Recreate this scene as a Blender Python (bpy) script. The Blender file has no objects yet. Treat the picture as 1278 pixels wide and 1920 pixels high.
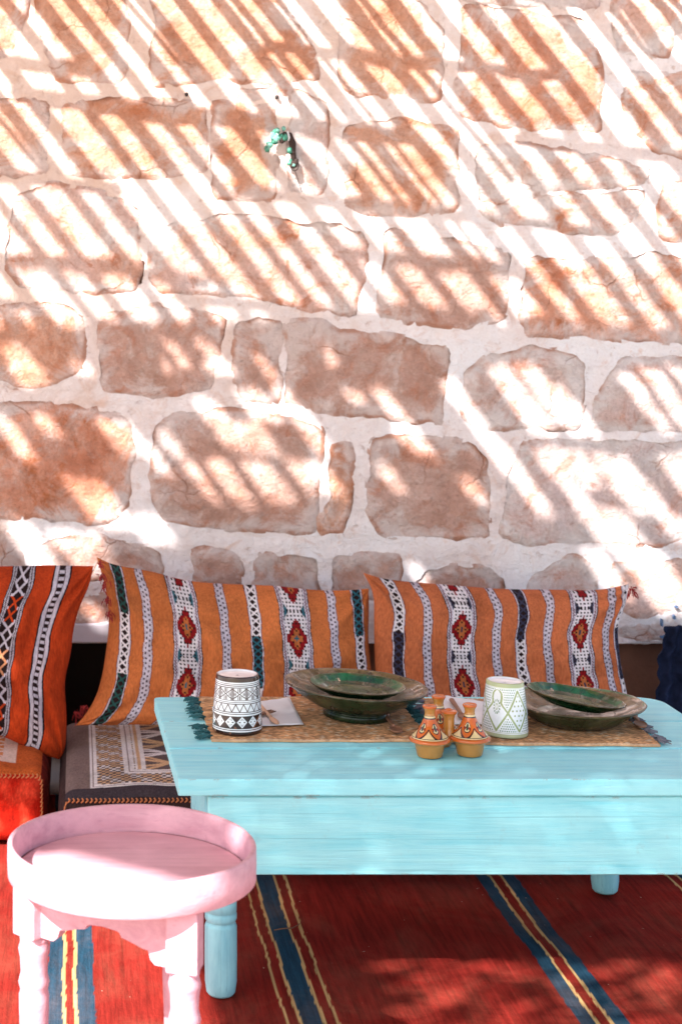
import bpy, bmesh, math, random
import numpy as np
from mathutils import Vector, noise
from mathutils.geometry import delaunay_2d_cdt

random.seed(7)
rng = np.random.default_rng(7)
C = bpy.context.scene.collection
SC = bpy.context.scene

# ------------------------------------------------------------------ camera, light, exposure
F, X0, Y0, H = 3000.0, 145.0, 600.0, 1.05        # focal length in photo pixels, principal point, camera height
cam_d = bpy.data.cameras.new('camera')
cam = bpy.data.objects.new('camera', cam_d)
C.objects.link(cam)
cam.location = (0, 0, H)
cam.rotation_euler = (math.radians(90), 0, 0)
cam_d.sensor_fit = 'VERTICAL'
cam_d.sensor_height = 36.0
cam_d.sensor_width = 24.0
cam_d.lens = F / 1920 * 36
cam_d.shift_x = (639 - X0) / 1920
cam_d.shift_y = -(960 - Y0) / 1920
cam_d.clip_start = 0.05
cam_d.clip_end = 500
cam_d.dof.use_dof = True
cam_d.dof.focus_distance = 2.62
cam_d.dof.aperture_fstop = 7.5
SC.camera = cam

SUN = Vector((0.70, 0.93, -1.0))                  # direction the sunlight travels
w = bpy.data.worlds.new('World')
SC.world = w
w.use_nodes = True
nt = w.node_tree
sky = nt.nodes.new('ShaderNodeTexSky')
sky.sky_type = 'NISHITA'
sky.sun_disc = False
sky.sun_elevation = math.atan2(1.0, math.hypot(0.70, 0.93))
sky.sun_rotation = math.atan2(-0.70, -0.93) % (2 * math.pi)
sky.dust_density = 1.5
nt.links.new(sky.outputs[0], nt.nodes['Background'].inputs[0])
nt.nodes['Background'].inputs[1].default_value = 0.10
sun_d = bpy.data.lights.new('sun', 'SUN')
sun_d.energy = 5.0
sun_d.angle = math.radians(0.7)
sun_d.color = (1.0, 0.96, 0.94)
sun = bpy.data.objects.new('sun', sun_d)
C.objects.link(sun)
sun.rotation_euler = SUN.to_track_quat('-Z', 'Y').to_euler()
sun.location = (-3, -4, 6)
vs = SC.view_settings
vs.view_transform = 'Standard'
vs.look = 'None'
vs.exposure = 1.65
vs.gamma = 1.0
vs.use_curve_mapping = False

# ------------------------------------------------------------------ helpers
def wx(px, Y): return (px - X0) * Y / F
def wz(py, Y): return H - (py - Y0) * Y / F
def P(px, py, Y): return (wx(px, Y), Y, wz(py, Y))
def floor_y(py, z=0.0): return F * (H - z) / (py - Y0)

def wloc(o):
    v = Vector((0, 0, 0))
    while o is not None:
        v = v + Vector(o.location)
        o = o.parent
    return v

def tag(o, label=None, cat=None, group=None, kind=None):
    if label: o['label'] = label
    if cat: o['category'] = cat
    if group: o['group'] = group
    if kind: o['kind'] = kind
    return o

def thing(name, loc, label, cat, group=None):
    o = bpy.data.objects.new(name, None)
    o.empty_display_size = 0.05
    C.objects.link(o)
    o.location = loc
    return tag(o, label, cat, group)

def mesh(name, V, Fc, mat=None, parent=None, smooth=True, col=None, attr=None, kind=None, base=None, flip=False):
    """link one mesh object; V are world coordinates; base = origin for a top-level mesh"""
    V = np.asarray(V, dtype=np.float64).reshape(-1, 3)
    me = bpy.data.meshes.new(name)
    off = wloc(parent) if parent is not None else Vector(base or (0, 0, 0))
    V = V - np.array(off)
    Fc = [tuple(int(i) for i in f) for f in Fc]
    if flip: Fc = [f[::-1] for f in Fc]
    me.from_pydata(V.tolist(), [], Fc)
    if smooth:
        me.polygons.foreach_set('use_smooth', [True] * len(me.polygons))
    if col is not None:
        ca = me.color_attributes.new('Col', 'FLOAT_COLOR', 'POINT')
        c4 = np.ones((len(V), 4)); c4[:, :3] = col
        ca.data.foreach_set('color', c4.ravel())
    if attr is not None:
        for k, a in attr.items():
            at = me.attributes.new(k, 'FLOAT', 'POINT')
            at.data.foreach_set('value', np.asarray(a, dtype=np.float32))
    o = bpy.data.objects.new(name, me)
    C.objects.link(o)
    if parent is not None: o.parent = parent
    else: o.location = off
    if mat is not None: me.materials.append(mat)
    if kind: o['kind'] = kind
    return o

def grid_faces(nu, nv, wrap=False):
    i = np.arange(nu if wrap else nu - 1)
    j = np.arange(nv - 1)
    I, J = np.meshgrid(i, j, indexing='ij')
    a = I * nv + J
    b = ((I + 1) % nu) * nv + J
    return np.stack([a, b, b + 1, a + 1], -1).reshape(-1, 4)

def resample(pts, n):
    p = np.asarray(pts, float)
    d = np.concatenate([[0], np.cumsum(np.linalg.norm(np.diff(p, axis=0), axis=1))])
    t = np.linspace(0, d[-1], n)
    return np.stack([np.interp(t, d, p[:, k]) for k in range(p.shape[1])], -1)

def smooth_curve(pts, n):
    p = np.asarray(pts, float)
    for _ in range(3):
        q = [p[0]]
        for a, b in zip(p[:-1], p[1:]):
            q += [a * .75 + b * .25, a * .25 + b * .75]
        q.append(p[-1]); p = np.array(q)
    return resample(p, n)

def lathe(prof, c, n=64, dens=None, tilt=None, wob=None):
    """surface of revolution; theta = 0 faces the camera; returns V, F, theta, s (row fraction)"""
    pr = np.asarray(prof, float) if dens is None else resample(prof, dens)
    th = np.linspace(0, 2 * np.pi, n, endpoint=False)
    T, K = np.meshgrid(th, np.arange(len(pr)), indexing='ij')
    R, Z = pr[K, 0], pr[K, 1]
    if wob is not None: R, Z = wob(T, R, Z)
    V = np.stack([R * np.sin(T), -R * np.cos(T), Z], -1).reshape(-1, 3)
    if tilt is not None:
        ax, ay = tilt   # slope of the rim plane along x and y
        V[:, 2] += ax * V[:, 0] + ay * V[:, 1]
    V += np.array(c)
    return V, grid_faces(n, len(pr), True), T.ravel(), K.ravel()

def box(x0, x1, y0, y1, z0, z1, bev=0.0, seg=2):
    bm = bmesh.new()
    bmesh.ops.create_cube(bm, size=1.0)
    for v in bm.verts:
        v.co = Vector((x0 + (v.co.x + .5) * (x1 - x0), y0 + (v.co.y + .5) * (y1 - y0), z0 + (v.co.z + .5) * (z1 - z0)))
    if bev:
        bmesh.ops.bevel(bm, geom=bm.edges[:] , offset=bev, segments=seg, affect='EDGES', profile=.5)
    V = [tuple(v.co) for v in bm.verts]
    bm.verts.index_update()
    Fc = [tuple(v.index for v in f.verts) for f in bm.faces]
    bm.free()
    return V, Fc

def join(parts):
    V, Fc, n = [], [], 0
    for v, f in parts:
        v = np.asarray(v, float).reshape(-1, 3)
        V.append(v); Fc += [tuple(int(i) + n for i in q) for q in f]; n += len(v)
    return np.concatenate(V), Fc

def tube(pts, rad, n=8, cap=True):
    p = np.asarray(pts, float)
    rad = np.broadcast_to(np.asarray(rad, float), (len(p),))
    V = []
    for i in range(len(p)):
        d = p[min(i + 1, len(p) - 1)] - p[max(i - 1, 0)]
        d /= np.linalg.norm(d) + 1e-9
        a = np.array([0, 0, 1.0]) if abs(d[2]) < .9 else np.array([1.0, 0, 0])
        u = np.cross(d, a); u /= np.linalg.norm(u); v = np.cross(d, u)
        for k in range(n):
            t = 2 * np.pi * k / n
            V.append(p[i] + rad[i] * (math.cos(t) * u + math.sin(t) * v))
    Fc = []
    for i in range(len(p) - 1):
        for k in range(n):
            a, b = i * n + k, i * n + (k + 1) % n
            Fc.append((a, b, b + n, a + n))
    if cap:
        Fc.append(tuple(range(n))[::-1]); Fc.append(tuple(range((len(p) - 1) * n, len(p) * n)))
    return np.array(V), Fc

def ellipsoid(c, r, rot=None, nu=10, nv=7, jit=0):
    V = [];
    for j in range(nv + 1):
        ph = math.pi * j / nv
        for i in range(nu):
            th = 2 * math.pi * i / nu
            V.append((r[0] * math.sin(ph) * math.cos(th), r[1] * math.sin(ph) * math.sin(th), r[2] * math.cos(ph)))
    V = np.array(V)
    if jit: V *= 1 + jit * (rng.random((len(V), 1)) - .5)
    if rot is not None: V = V @ np.array(rot).T
    V += np.array(c)
    Fc = []
    for j in range(nv):
        for i in range(nu):
            a = j * nu + i; b = j * nu + (i + 1) % nu
            Fc.append((a, a + nu, b + nu, b))
    return V, Fc

def vnoise(V, scale, oct=3, seed=0.0):
    return np.array([noise.fractal(Vector((p[0] * scale + seed, p[1] * scale - seed, p[2] * scale + 3.1 * seed)), 1.0, 2.0, oct) for p in V])

def lin(r, g, b):
    f = lambda c: (c / 255 / 12.92) if c / 255 <= .04045 else ((c / 255 + .055) / 1.055) ** 2.4
    return np.array([f(r), f(g), f(b)])

# ------------------------------------------------------------------ materials
class NT:
    def __init__(s, name):
        s.m = bpy.data.materials.new(name); s.m.use_nodes = True
        s.t = s.m.node_tree; s.b = s.t.nodes['Principled BSDF']
    def n(s, typ, ins=None, **props):
        nd = s.t.nodes.new('ShaderNode' + typ)
        for k, v in props.items(): setattr(nd, k, v)
        for k, v in (ins or {}).items():
            if isinstance(v, bpy.types.NodeSocket): s.t.links.new(v, nd.inputs[k])
            else: nd.inputs[k].default_value = v
        return nd
    def coord(s, scale=(1, 1, 1), loc=(0, 0, 0)):
        tc = s.n('TexCoord')
        return s.n('Mapping', {'Vector': tc.outputs['Object'], 'Scale': scale, 'Location': loc}).outputs[0]
    def noise(s, sc, det=6, rough=.6, vec=None, dist=0.0):
        ins = {'Scale': sc, 'Detail': det, 'Roughness': rough, 'Distortion': dist}
        if vec is not None: ins['Vector'] = vec
        return s.n('TexNoise', ins).outputs[0]
    def ramp(s, fac, stops, interp='LINEAR'):
        nd = s.n('ValToRGB', {'Fac': fac}); cr = nd.color_ramp; cr.interpolation = interp
        while len(cr.elements) > 1: cr.elements.remove(cr.elements[0])
        cr.elements[0].position = stops[0][0]
        for i, (p, c) in enumerate(stops):
            e = cr.elements[0] if i == 0 else cr.elements.new(p)
            c = (c, c, c) if isinstance(c, (int, float)) else c
            e.color = (*[float(k) for k in c], 1)
        return nd.outputs[0]
    def mix(s, fac, a, b, mode='MIX'):
        nd = s.n('Mix', data_type='RGBA', blend_type=mode)
        for i, v in ((0, fac), (6, a), (7, b)):
            if isinstance(v, bpy.types.NodeSocket): s.t.links.new(v, nd.inputs[i])
            elif i == 0: nd.inputs[0].default_value = v
            else: nd.inputs[i].default_value = (*[float(k) for k in v], 1)
        return nd.outputs[2]
    def math(s, op, a, b=0.0, c=0.0):
        nd = s.n('Math', operation=op)
        for i, v in enumerate((a, b, c)):
            if isinstance(v, bpy.types.NodeSocket): s.t.links.new(v, nd.inputs[i])
            else: nd.inputs[i].default_value = v
        return nd.outputs[0]
    def bump(s, h, strength=.5, dist=.01, normal=None):
        ins = {'Height': h, 'Strength': strength, 'Distance': dist}
        if normal is not None: ins['Normal'] = normal
        return s.n('Bump', ins).outputs[0]
    def out(s, col=None, rough=None, normal=None, **kw):
        for k, v in (('Base Color', col), ('Roughness', rough), ('Normal', normal)):
            if v is None: continue
            if isinstance(v, bpy.types.NodeSocket): s.t.links.new(v, s.b.inputs[k])
            elif k == 'Base Color': s.b.inputs[k].default_value = (*[float(q) for q in v], 1)
            else: s.b.inputs[k].default_value = v
        for k, v in kw.items():
            k = k.replace('_', ' ')
            if isinstance(v, bpy.types.NodeSocket): s.t.links.new(v, s.b.inputs[k])
            else: s.b.inputs[k].default_value = v
        return s.m

def stone_mat(name, a, b, c, white=.45, mort=.75, redk=.5):
    m = NT(name)
    rnd = m.n('ObjectInfo').outputs['Random']
    off = m.n('CombineXYZ', {'X': m.math('MULTIPLY', rnd, 37.0), 'Y': m.math('MULTIPLY', rnd, 11.0), 'Z': m.math('MULTIPLY', rnd, 23.0)}).outputs[0]
    tc = m.n('TexCoord').outputs['Object']
    v = m.n('VectorMath', {0: tc, 1: off}, operation='ADD').outputs[0]
    big = m.noise(7, 8, .62, v, .6)
    col = m.ramp(big, [(.30, a), (.50, b), (.68, c)])
    red = m.ramp(m.noise(11, 10, .7, v, 1.2), [(.52, 0), (.63, 1)])
    col = m.mix(m.math('MULTIPLY', red, redk), col, (.50, .15, .055))
    pale = m.ramp(m.noise(9, 12, .72, v, .4), [(.46, 0), (.62, 1)])
    col = m.mix(m.math('MULTIPLY', pale, white), col, (.66, .54, .48))
    fine = m.noise(130, 5, .75, v)
    col = m.mix(m.ramp(fine, [(.42, 0), (.66, .28)]), col, (.30, .15, .09))
    fine2 = m.noise(55, 6, .75, v)
    col = m.mix(m.ramp(fine2, [(.55, 0), (.72, .35)]), col, (.74, .62, .56))
    e = m.n('Attribute', attribute_name='edge').outputs['Fac']
    e2 = m.n('Attribute', attribute_name='rim').outputs['Fac']
    sm = m.math('ADD', m.math('MULTIPLY', e2, .20), m.noise(9, 9, .70, v, .7))
    col = m.mix(m.math('MULTIPLY', m.ramp(sm, [(.56, 0), (.68, 1)]), mort), col, (.74, .65, .62))
    est = m.math('MULTIPLY', m.ramp(e, [(.15, 0), (.6, 1)]), m.ramp(m.noise(10, 6, .65, v), [(.46, 0), (.58, .7)]))
    col = m.mix(est, col, (.44, .16, .075))
    sc = m.noise(24, 9, .7, v, 1.5)
    chip = m.n('TexVoronoi', {'Scale': 46.0, 'Vector': m.n('VectorMath', {0: v, 1: m.n('TexNoise', {'Scale': 20.0, 'Vector': v}).outputs[1]}, operation='ADD').outputs[0]}, feature='DISTANCE_TO_EDGE').outputs[0]
    ridge = m.noise(14, 7, .62, m.n('VectorMath', {0: v, 1: (1.0, 1.0, 1.7)}, operation='MULTIPLY').outputs[0], 2.2)
    ledge = m.ramp(ridge, [(.40, 0), (.425, .5), (.52, .55), (.545, 1), (.62, .95), (.64, .6)])
    bn = m.bump(sc, .8, .014)
    bn = m.bump(ledge, .55, .007, bn)
    bn = m.bump(fine, .5, .004, bn)
    bn = m.bump(chip, .15, .006, bn)
    crk = m.ramp(m.n('TexVoronoi', {'Scale': 7.5, 'Vector': m.n('VectorMath', {0: v, 1: m.n('VectorMath', {0: m.n('TexNoise', {'Scale': 9.0, 'Detail': 6.0, 'Vector': v}).outputs[1], 1: (.10, .10, .10)}, operation='MULTIPLY').outputs[0]}, operation='ADD').outputs[0]}, feature='DISTANCE_TO_EDGE').outputs[0], [(.0, 1), (.02, 0)])
    crk = m.math('MULTIPLY', crk, m.ramp(m.noise(5, 3, .5, v), [(.56, 0), (.64, .7)]))
    bn = m.bump(m.math('SUBTRACT', 1.0, crk), .7, .004, bn)
    col = m.mix(crk, col, (.34, .13, .065))
    return m.out(col, .92, bn, Specular_IOR_Level=.2)

ST = {
 'o': stone_mat('ochre sandstone', (.54, .215, .12), (.69, .345, .225), (.74, .45, .345), .35, .6, .6),
 'r': stone_mat('red sandstone', (.54, .185, .10), (.70, .315, .205), (.75, .47, .385), .50, .7, .9),
 'b': stone_mat('brown sandstone', (.42, .225, .165), (.575, .335, .265), (.66, .43, .365), .35, .6, .5),
 'p': stone_mat('pale sandstone', (.64, .43, .365), (.74, .56, .52), (.77, .66, .64), .6, .9, .6),
 'l': stone_mat('pink sandstone', (.66, .335, .22), (.755, .47, .385), (.77, .57, .52), .6, .85, .8),
}
m = NT('lime mortar')
v = m.coord()
col = m.ramp(m.noise(4, 8, .6, v), [(.34, (.71, .57, .53)), (.50, (.79, .71, .695)), (.66, (.80, .775, .785))])
col = m.mix(m.ramp(m.noise(15, 9, .7, v, .8), [(.54, 0), (.68, .6)]), col, (.62, .38, .28))
col = m.mix(m.ramp(m.noise(160, 4, .7, v), [(.5, 0), (.75, .25)]), col, (.5, .38, .33))
sp = m.n('SeparateXYZ', {0: m.n('TexCoord').outputs['Object']})
warm = m.math('ADD', m.math('ADD', m.math('MULTIPLY', sp.outputs[2], .34), m.math('MULTIPLY', sp.outputs[0], -.26)), m.math('MULTIPLY', m.noise(6, 8, .65, v, .6), .9))
col = m.mix(m.ramp(warm, [(.66, 0), (1.05, .55)]), col, (.62, .38, .25))
pit = m.ramp(m.noise(48, 5, .7, v, .4), [(.60, 1), (.70, 0)])
col = m.mix(m.math('MULTIPLY', m.math('SUBTRACT', 1.0, pit), .45), col, (.50, .30, .22))
trow = m.noise(9, 6, .6, m.coord((1, 1, 2.6)), 1.2)
bn = m.bump(m.noise(18, 8, .66, v, .7), .7, .014)
bn = m.bump(trow, .5, .012, bn)
bn = m.bump(pit, .5, .004, bn)
bn = m.bump(m.noise(140, 4, .65, v), .4, .003, bn)
MORTAR = m.out(col, .93, bn)
m = NT('shadowed joint earth')
DARK_EARTH = m.out(m.ramp(m.noise(20, 4, .6, m.coord()), [(.3, (.16, .07, .035)), (.7, (.25, .12, .065))]), .95)

def plain(name, c, rough=.7, var=.15, scale=20, bump=.15, bs=60, **kw):
    m = NT(name); v = m.coord(); c = np.array(c)
    col = m.ramp(m.noise(scale, 6, .6, v), [(.3, c * (1 - var)), (.7, np.minimum(c * (1 + var), .95))])
    return m.out(col, rough, m.bump(m.noise(bs, 5, .6, v), bump, .004), **kw)

def paint_mat(name, c, c2, wood, axis='x', rough=.5, chips=.70, lk=.6, wear=.85):
    m = NT(name)
    sc = {'x': (1.2, 14, 14), 'z': (10, 10, 1.4)}[axis]
    v = m.coord(sc)
    grain = m.noise(4, 8, .65, v, .5)
    col = m.ramp(grain, [(.3, c2), (.55, c), (.75, np.minimum(np.array(c) * 1.12, .9))])
    blot = m.noise(9, 7, .65, m.coord(), .4)
    col = m.mix(m.ramp(blot, [(.45, 0), (.7, .38)]), col, np.minimum(np.array(c) * 1.25 + .05, .9))
    ch = m.ramp(m.noise(8, 10, .75, m.coord((.8, 2.2, 2.2) if axis == 'x' else (2, 2, .9)), .6), [(chips, 0), (chips + .02, 1)])
    col = m.mix(ch, col, wood)
    line = m.ramp(m.noise(5, 3, .5, m.coord((.5, 60, 60) if axis == 'x' else (50, 50, .5))), [(.63, 0), (.68, .38)])
    col = m.mix(line, col, np.array(c2) * lk)
    bev = m.n('Bevel', {'Radius': .0045}, samples=4).outputs[0]
    dt = m.n('VectorMath', {0: bev, 1: m.n('NewGeometry').outputs['Normal']}, operation='DOT_PRODUCT').outputs['Value']
    ed = m.math('MULTIPLY', m.ramp(dt, [(.90, 1), (.985, 0)]), m.ramp(m.noise(22, 7, .7, m.coord()), [(.55, 0), (.62, wear)]))
    col = m.mix(ed, col, wood)
    drt = m.ramp(m.noise(34, 6, .7, m.coord()), [(.60, 0), (.76, .16)])
    col = m.mix(drt, col, np.array(wood) * .6 + .05)
    bn = m.bump(grain, .4, .003)
    bn = m.bump(m.noise(6, 5, .6, m.coord((2, 50, 50) if axis == 'x' else (40, 40, 2))), .25, .002, bn)
    bn = m.bump(m.math('SUBTRACT', 1.0, ch), .5, .0012, bn)
    return m.out(col, m.ramp(blot, [(.3, rough - .1), (.7, rough + .15)]), bn)

TURQ = paint_mat('turquoise paint', (.33, .79, .84), (.21, .70, .78), (.36, .17, .11), 'x', .5)
TURQ_V = paint_mat('turquoise leg paint', (.32, .68, .74), (.19, .52, .61), (.34, .18, .12), 'z', .5, .68)
PINK = paint_mat('pink paint', (.68, .355, .40), (.56, .255, .30), (.52, .30, .26), 'x', .5, .86, .95, .45)

def cloth_mat(name, rough=.95, wscale=900, var=.35):
    """woven cloth; the dyed pattern is in the colour attribute"""
    m = NT(name)
    a = m.n('Attribute', attribute_name='Col').outputs['Color']
    v = m.coord()
    dust = m.ramp(m.noise(11, 8, .65, v), [(.3, 1 - var), (.5, 1.0), (.75, 1 + var * .45)])
    col = m.mix(1.0, a, dust, 'MULTIPLY')
    th = m.n('TexNoise', {'Scale': 260.0, 'Detail': 2.0, 'Vector': m.coord((1, 1, .25))}).outputs[0]
    col = m.mix(1.0, col, m.ramp(th, [(.3, .78), (.7, 1.15)]), 'MULTIPLY')
    bn = m.bump(th, .6, .0015)
    bn = m.bump(m.noise(60, 5, .6, v), .35, .004, bn)
    return m.out(col, rough, bn, Specular_IOR_Level=.12)
CLOTH = cloth_mat('kilim cloth')

def glaze_mat(name, rough=.18, var=.12):
    m = NT(name)
    a = m.n('Attribute', attribute_name='Col').outputs['Color']
    v = m.coord()
    col = m.mix(1.0, a, m.ramp(m.noise(45, 5, .6, v), [(.3, 1 - var), (.7, 1 + var * .4)]), 'MULTIPLY')
    return m.out(col, rough, m.bump(m.noise(50, 3, .5, v), .06, .003), Coat_Weight=.4, Coat_Roughness=.08)
GLAZE = glaze_mat('painted ceramic glaze')

def dish_mat(name):
    """old glaze over clay: the glaze colours of rim, wall and floor are in the colour attribute"""
    m = NT(name); v = m.coord()
    a = m.n('Attribute', attribute_name='Col').outputs['Color']
    n1 = m.noise(24, 8, .70, v, .8)
    col = m.mix(1.0, a, m.ramp(n1, [(.30, .30), (.5, 1.0), (.70, 2.0)]), 'MULTIPLY')
    col = m.mix(m.ramp(m.noise(75, 6, .7, v), [(.54, 0), (.70, .65)]), col, (.022, .022, .010))
    col = m.mix(m.ramp(m.noise(42, 8, .75, v), [(.645, 0), (.675, .9)]), col, (.50, .33, .22))
    bn = m.bump(m.noise(46, 7, .65, v), .4, .004)
    wet = m.ramp(m.noise(18, 5, .6, v), [(.46, .1), (.60, 1.0)])
    return m.out(col, m.ramp(n1, [(.35, .22), (.7, .42)]), bn, Coat_Weight=wet, Coat_Roughness=.05, Specular_IOR_Level=.2)
DISH = dish_mat('old dish glaze')
G_EM = np.array([.009, .080, .030]); G_DK = np.array([.004, .026, .009]); G_OL = np.array([.045, .075, .022]); G_BR = np.array([.125, .080, .024]); G_LIP = np.array([.075, .050, .022]); G_TEAL = np.array([.05, .17, .14])

# ------------------------------------------------------------------ ground and rug
m = NT('sandy ground')
v = m.coord()
gcol = m.ramp(m.noise(1.2, 9, .65, v), [(.3, (.44, .38, .32)), (.7, (.58, .52, .45))])
GROUND = m.out(gcol, .95, m.bump(m.noise(40, 6, .6, v), .4, .01))
nG = 40
gx = np.linspace(-60, 60, nG); gy = np.linspace(-60, 60, nG)
GX, GY = np.meshgrid(gx, gy, indexing='ij')
tag(mesh('ground', np.stack([GX, GY, np.full_like(GX, -.012)], -1), grid_faces(nG, nG), GROUND), kind='structure')

RED = (.25, .019, .0135); BLUE = (.016, .060, .100); YEL = (.70, .44, .18)
stops = []
def grp(seq):
    global stops
    stops += seq
grp([(-.75, BLUE), (-.70, YEL), (-.694, RED), (-.68, YEL), (-.674, BLUE), (-.62, RED)])
grp([(-.046, BLUE), (-.022, YEL), (-.0165, RED), (-.005, YEL), (.001, BLUE), (.028, RED)])
grp([(.313, YEL), (.317, RED), (.332, YEL), (.337, BLUE), (.368, YEL), (.373, RED), (.388, YEL), (.393, RED)])
grp([(.754, BLUE), (.777, YEL), (.782, RED), (.798, YEL), (.803, BLUE), (.827, RED)])
grp([(1.113, YEL), (1.118, RED), (1.132, YEL), (1.137, BLUE), (1.165, YEL), (1.170, RED), (1.185, YEL), (1.190, RED)])
def rug_base(X, Y):
    wv = np.array([noise.fractal(Vector((y * 2.4, 1.3, .7)), 1, 2, 3) for y in Y[0]])
    jag = np.array([noise.noise(Vector((y * 45, 9.3, .7))) for y in Y[0]])
    Xs = X + .010 * wv[None] + .0022 * jag[None]
    col = np.empty(X.shape + (3,)); col[:] = RED
    for (p, c), nx in zip(stops, stops[1:] + [(9, None)]):
        col[(Xs >= p) & (Xs < nx[0])] = c
    return col
m = NT('striped rug wool')
col = m.n('Attribute', attribute_name='Col').outputs['Color']
streak = m.noise(7, 8, .7, m.coord((16, .9, 1)), .25)
col = m.mix(1.0, col, m.ramp(streak, [(.30, .50), (.5, .95), (.72, 1.40)]), 'MULTIPLY')
dust = m.ramp(m.noise(5, 9, .7, m.coord((1.4, 1, 1)), .5), [(.45, .01), (.80, .17)])
col = m.mix(dust, col, (.58, .29, .17))
rib = m.n('TexWave', {'Scale': 75.0, 'Distortion': 1.5, 'Detail': 2.0, 'Vector': m.coord()}, bands_direction='Y').outputs[0]
col = m.mix(1.0, col, m.ramp(rib, [(.2, .82), (.8, 1.08)]), 'MULTIPLY')
lint = m.ramp(m.noise(90, 2, .5, m.coord((1, .6, 1))), [(.76, 0), (.79, .6)])
col = m.mix(lint, col, (.60, .40, .30))
bn = m.bump(rib, .4, .003)
bn = m.bump(m.noise(180, 3, .6, m.coord((1, .5, 1))), .4, .003, bn)
bn = m.bump(streak, .35, .006, bn)
RUG = m.out(col, .95, bn, Specular_IOR_Level=.04)
rug_x = np.concatenate([np.arange(-1.0, -.15, .01), np.arange(-.15, 1.25, .0021), np.arange(1.25, 1.75, .01)])
nu, nv = len(rug_x), 190
U, Vv = np.meshgrid(rug_x, np.linspace(1.45, 3.55, nv), indexing='ij')
rug_c = rug_base(U, Vv).reshape(-1, 3)
RZ = .0 + .0025 * np.sin(U * 9 + 3 * np.sin(Vv * 4)) * np.sin(Vv * 6 + U * 2) + .0015 * np.sin(U * 31 + Vv * 13)
RZ = RZ - .004
rug_t = np.stack([U, Vv, RZ], -1).reshape(-1, 3)
rug_b = rug_t.copy(); rug_b[:, 2] = -.0115
gf = grid_faces(nu, nv)
rim = [i * nv for i in range(nu)] + [(nu - 1) * nv + j for j in range(1, nv)] + [i * nv + nv - 1 for i in range(nu - 2, -1, -1)] + [j for j in range(nv - 2, 0, -1)]
N0 = len(rug_t)
side = [(rim[k], rim[k] + N0, rim[(k + 1) % len(rim)] + N0, rim[(k + 1) % len(rim)]) for k in range(len(rim))]
rug = mesh('rug', np.concatenate([rug_t, rug_b]), [tuple(f) for f in gf] + side, RUG, col=np.concatenate([rug_c, rug_c]))
tag(rug, 'red woven floor rug with blue bands and yellow lines under the table and stool', 'rug')

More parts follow.
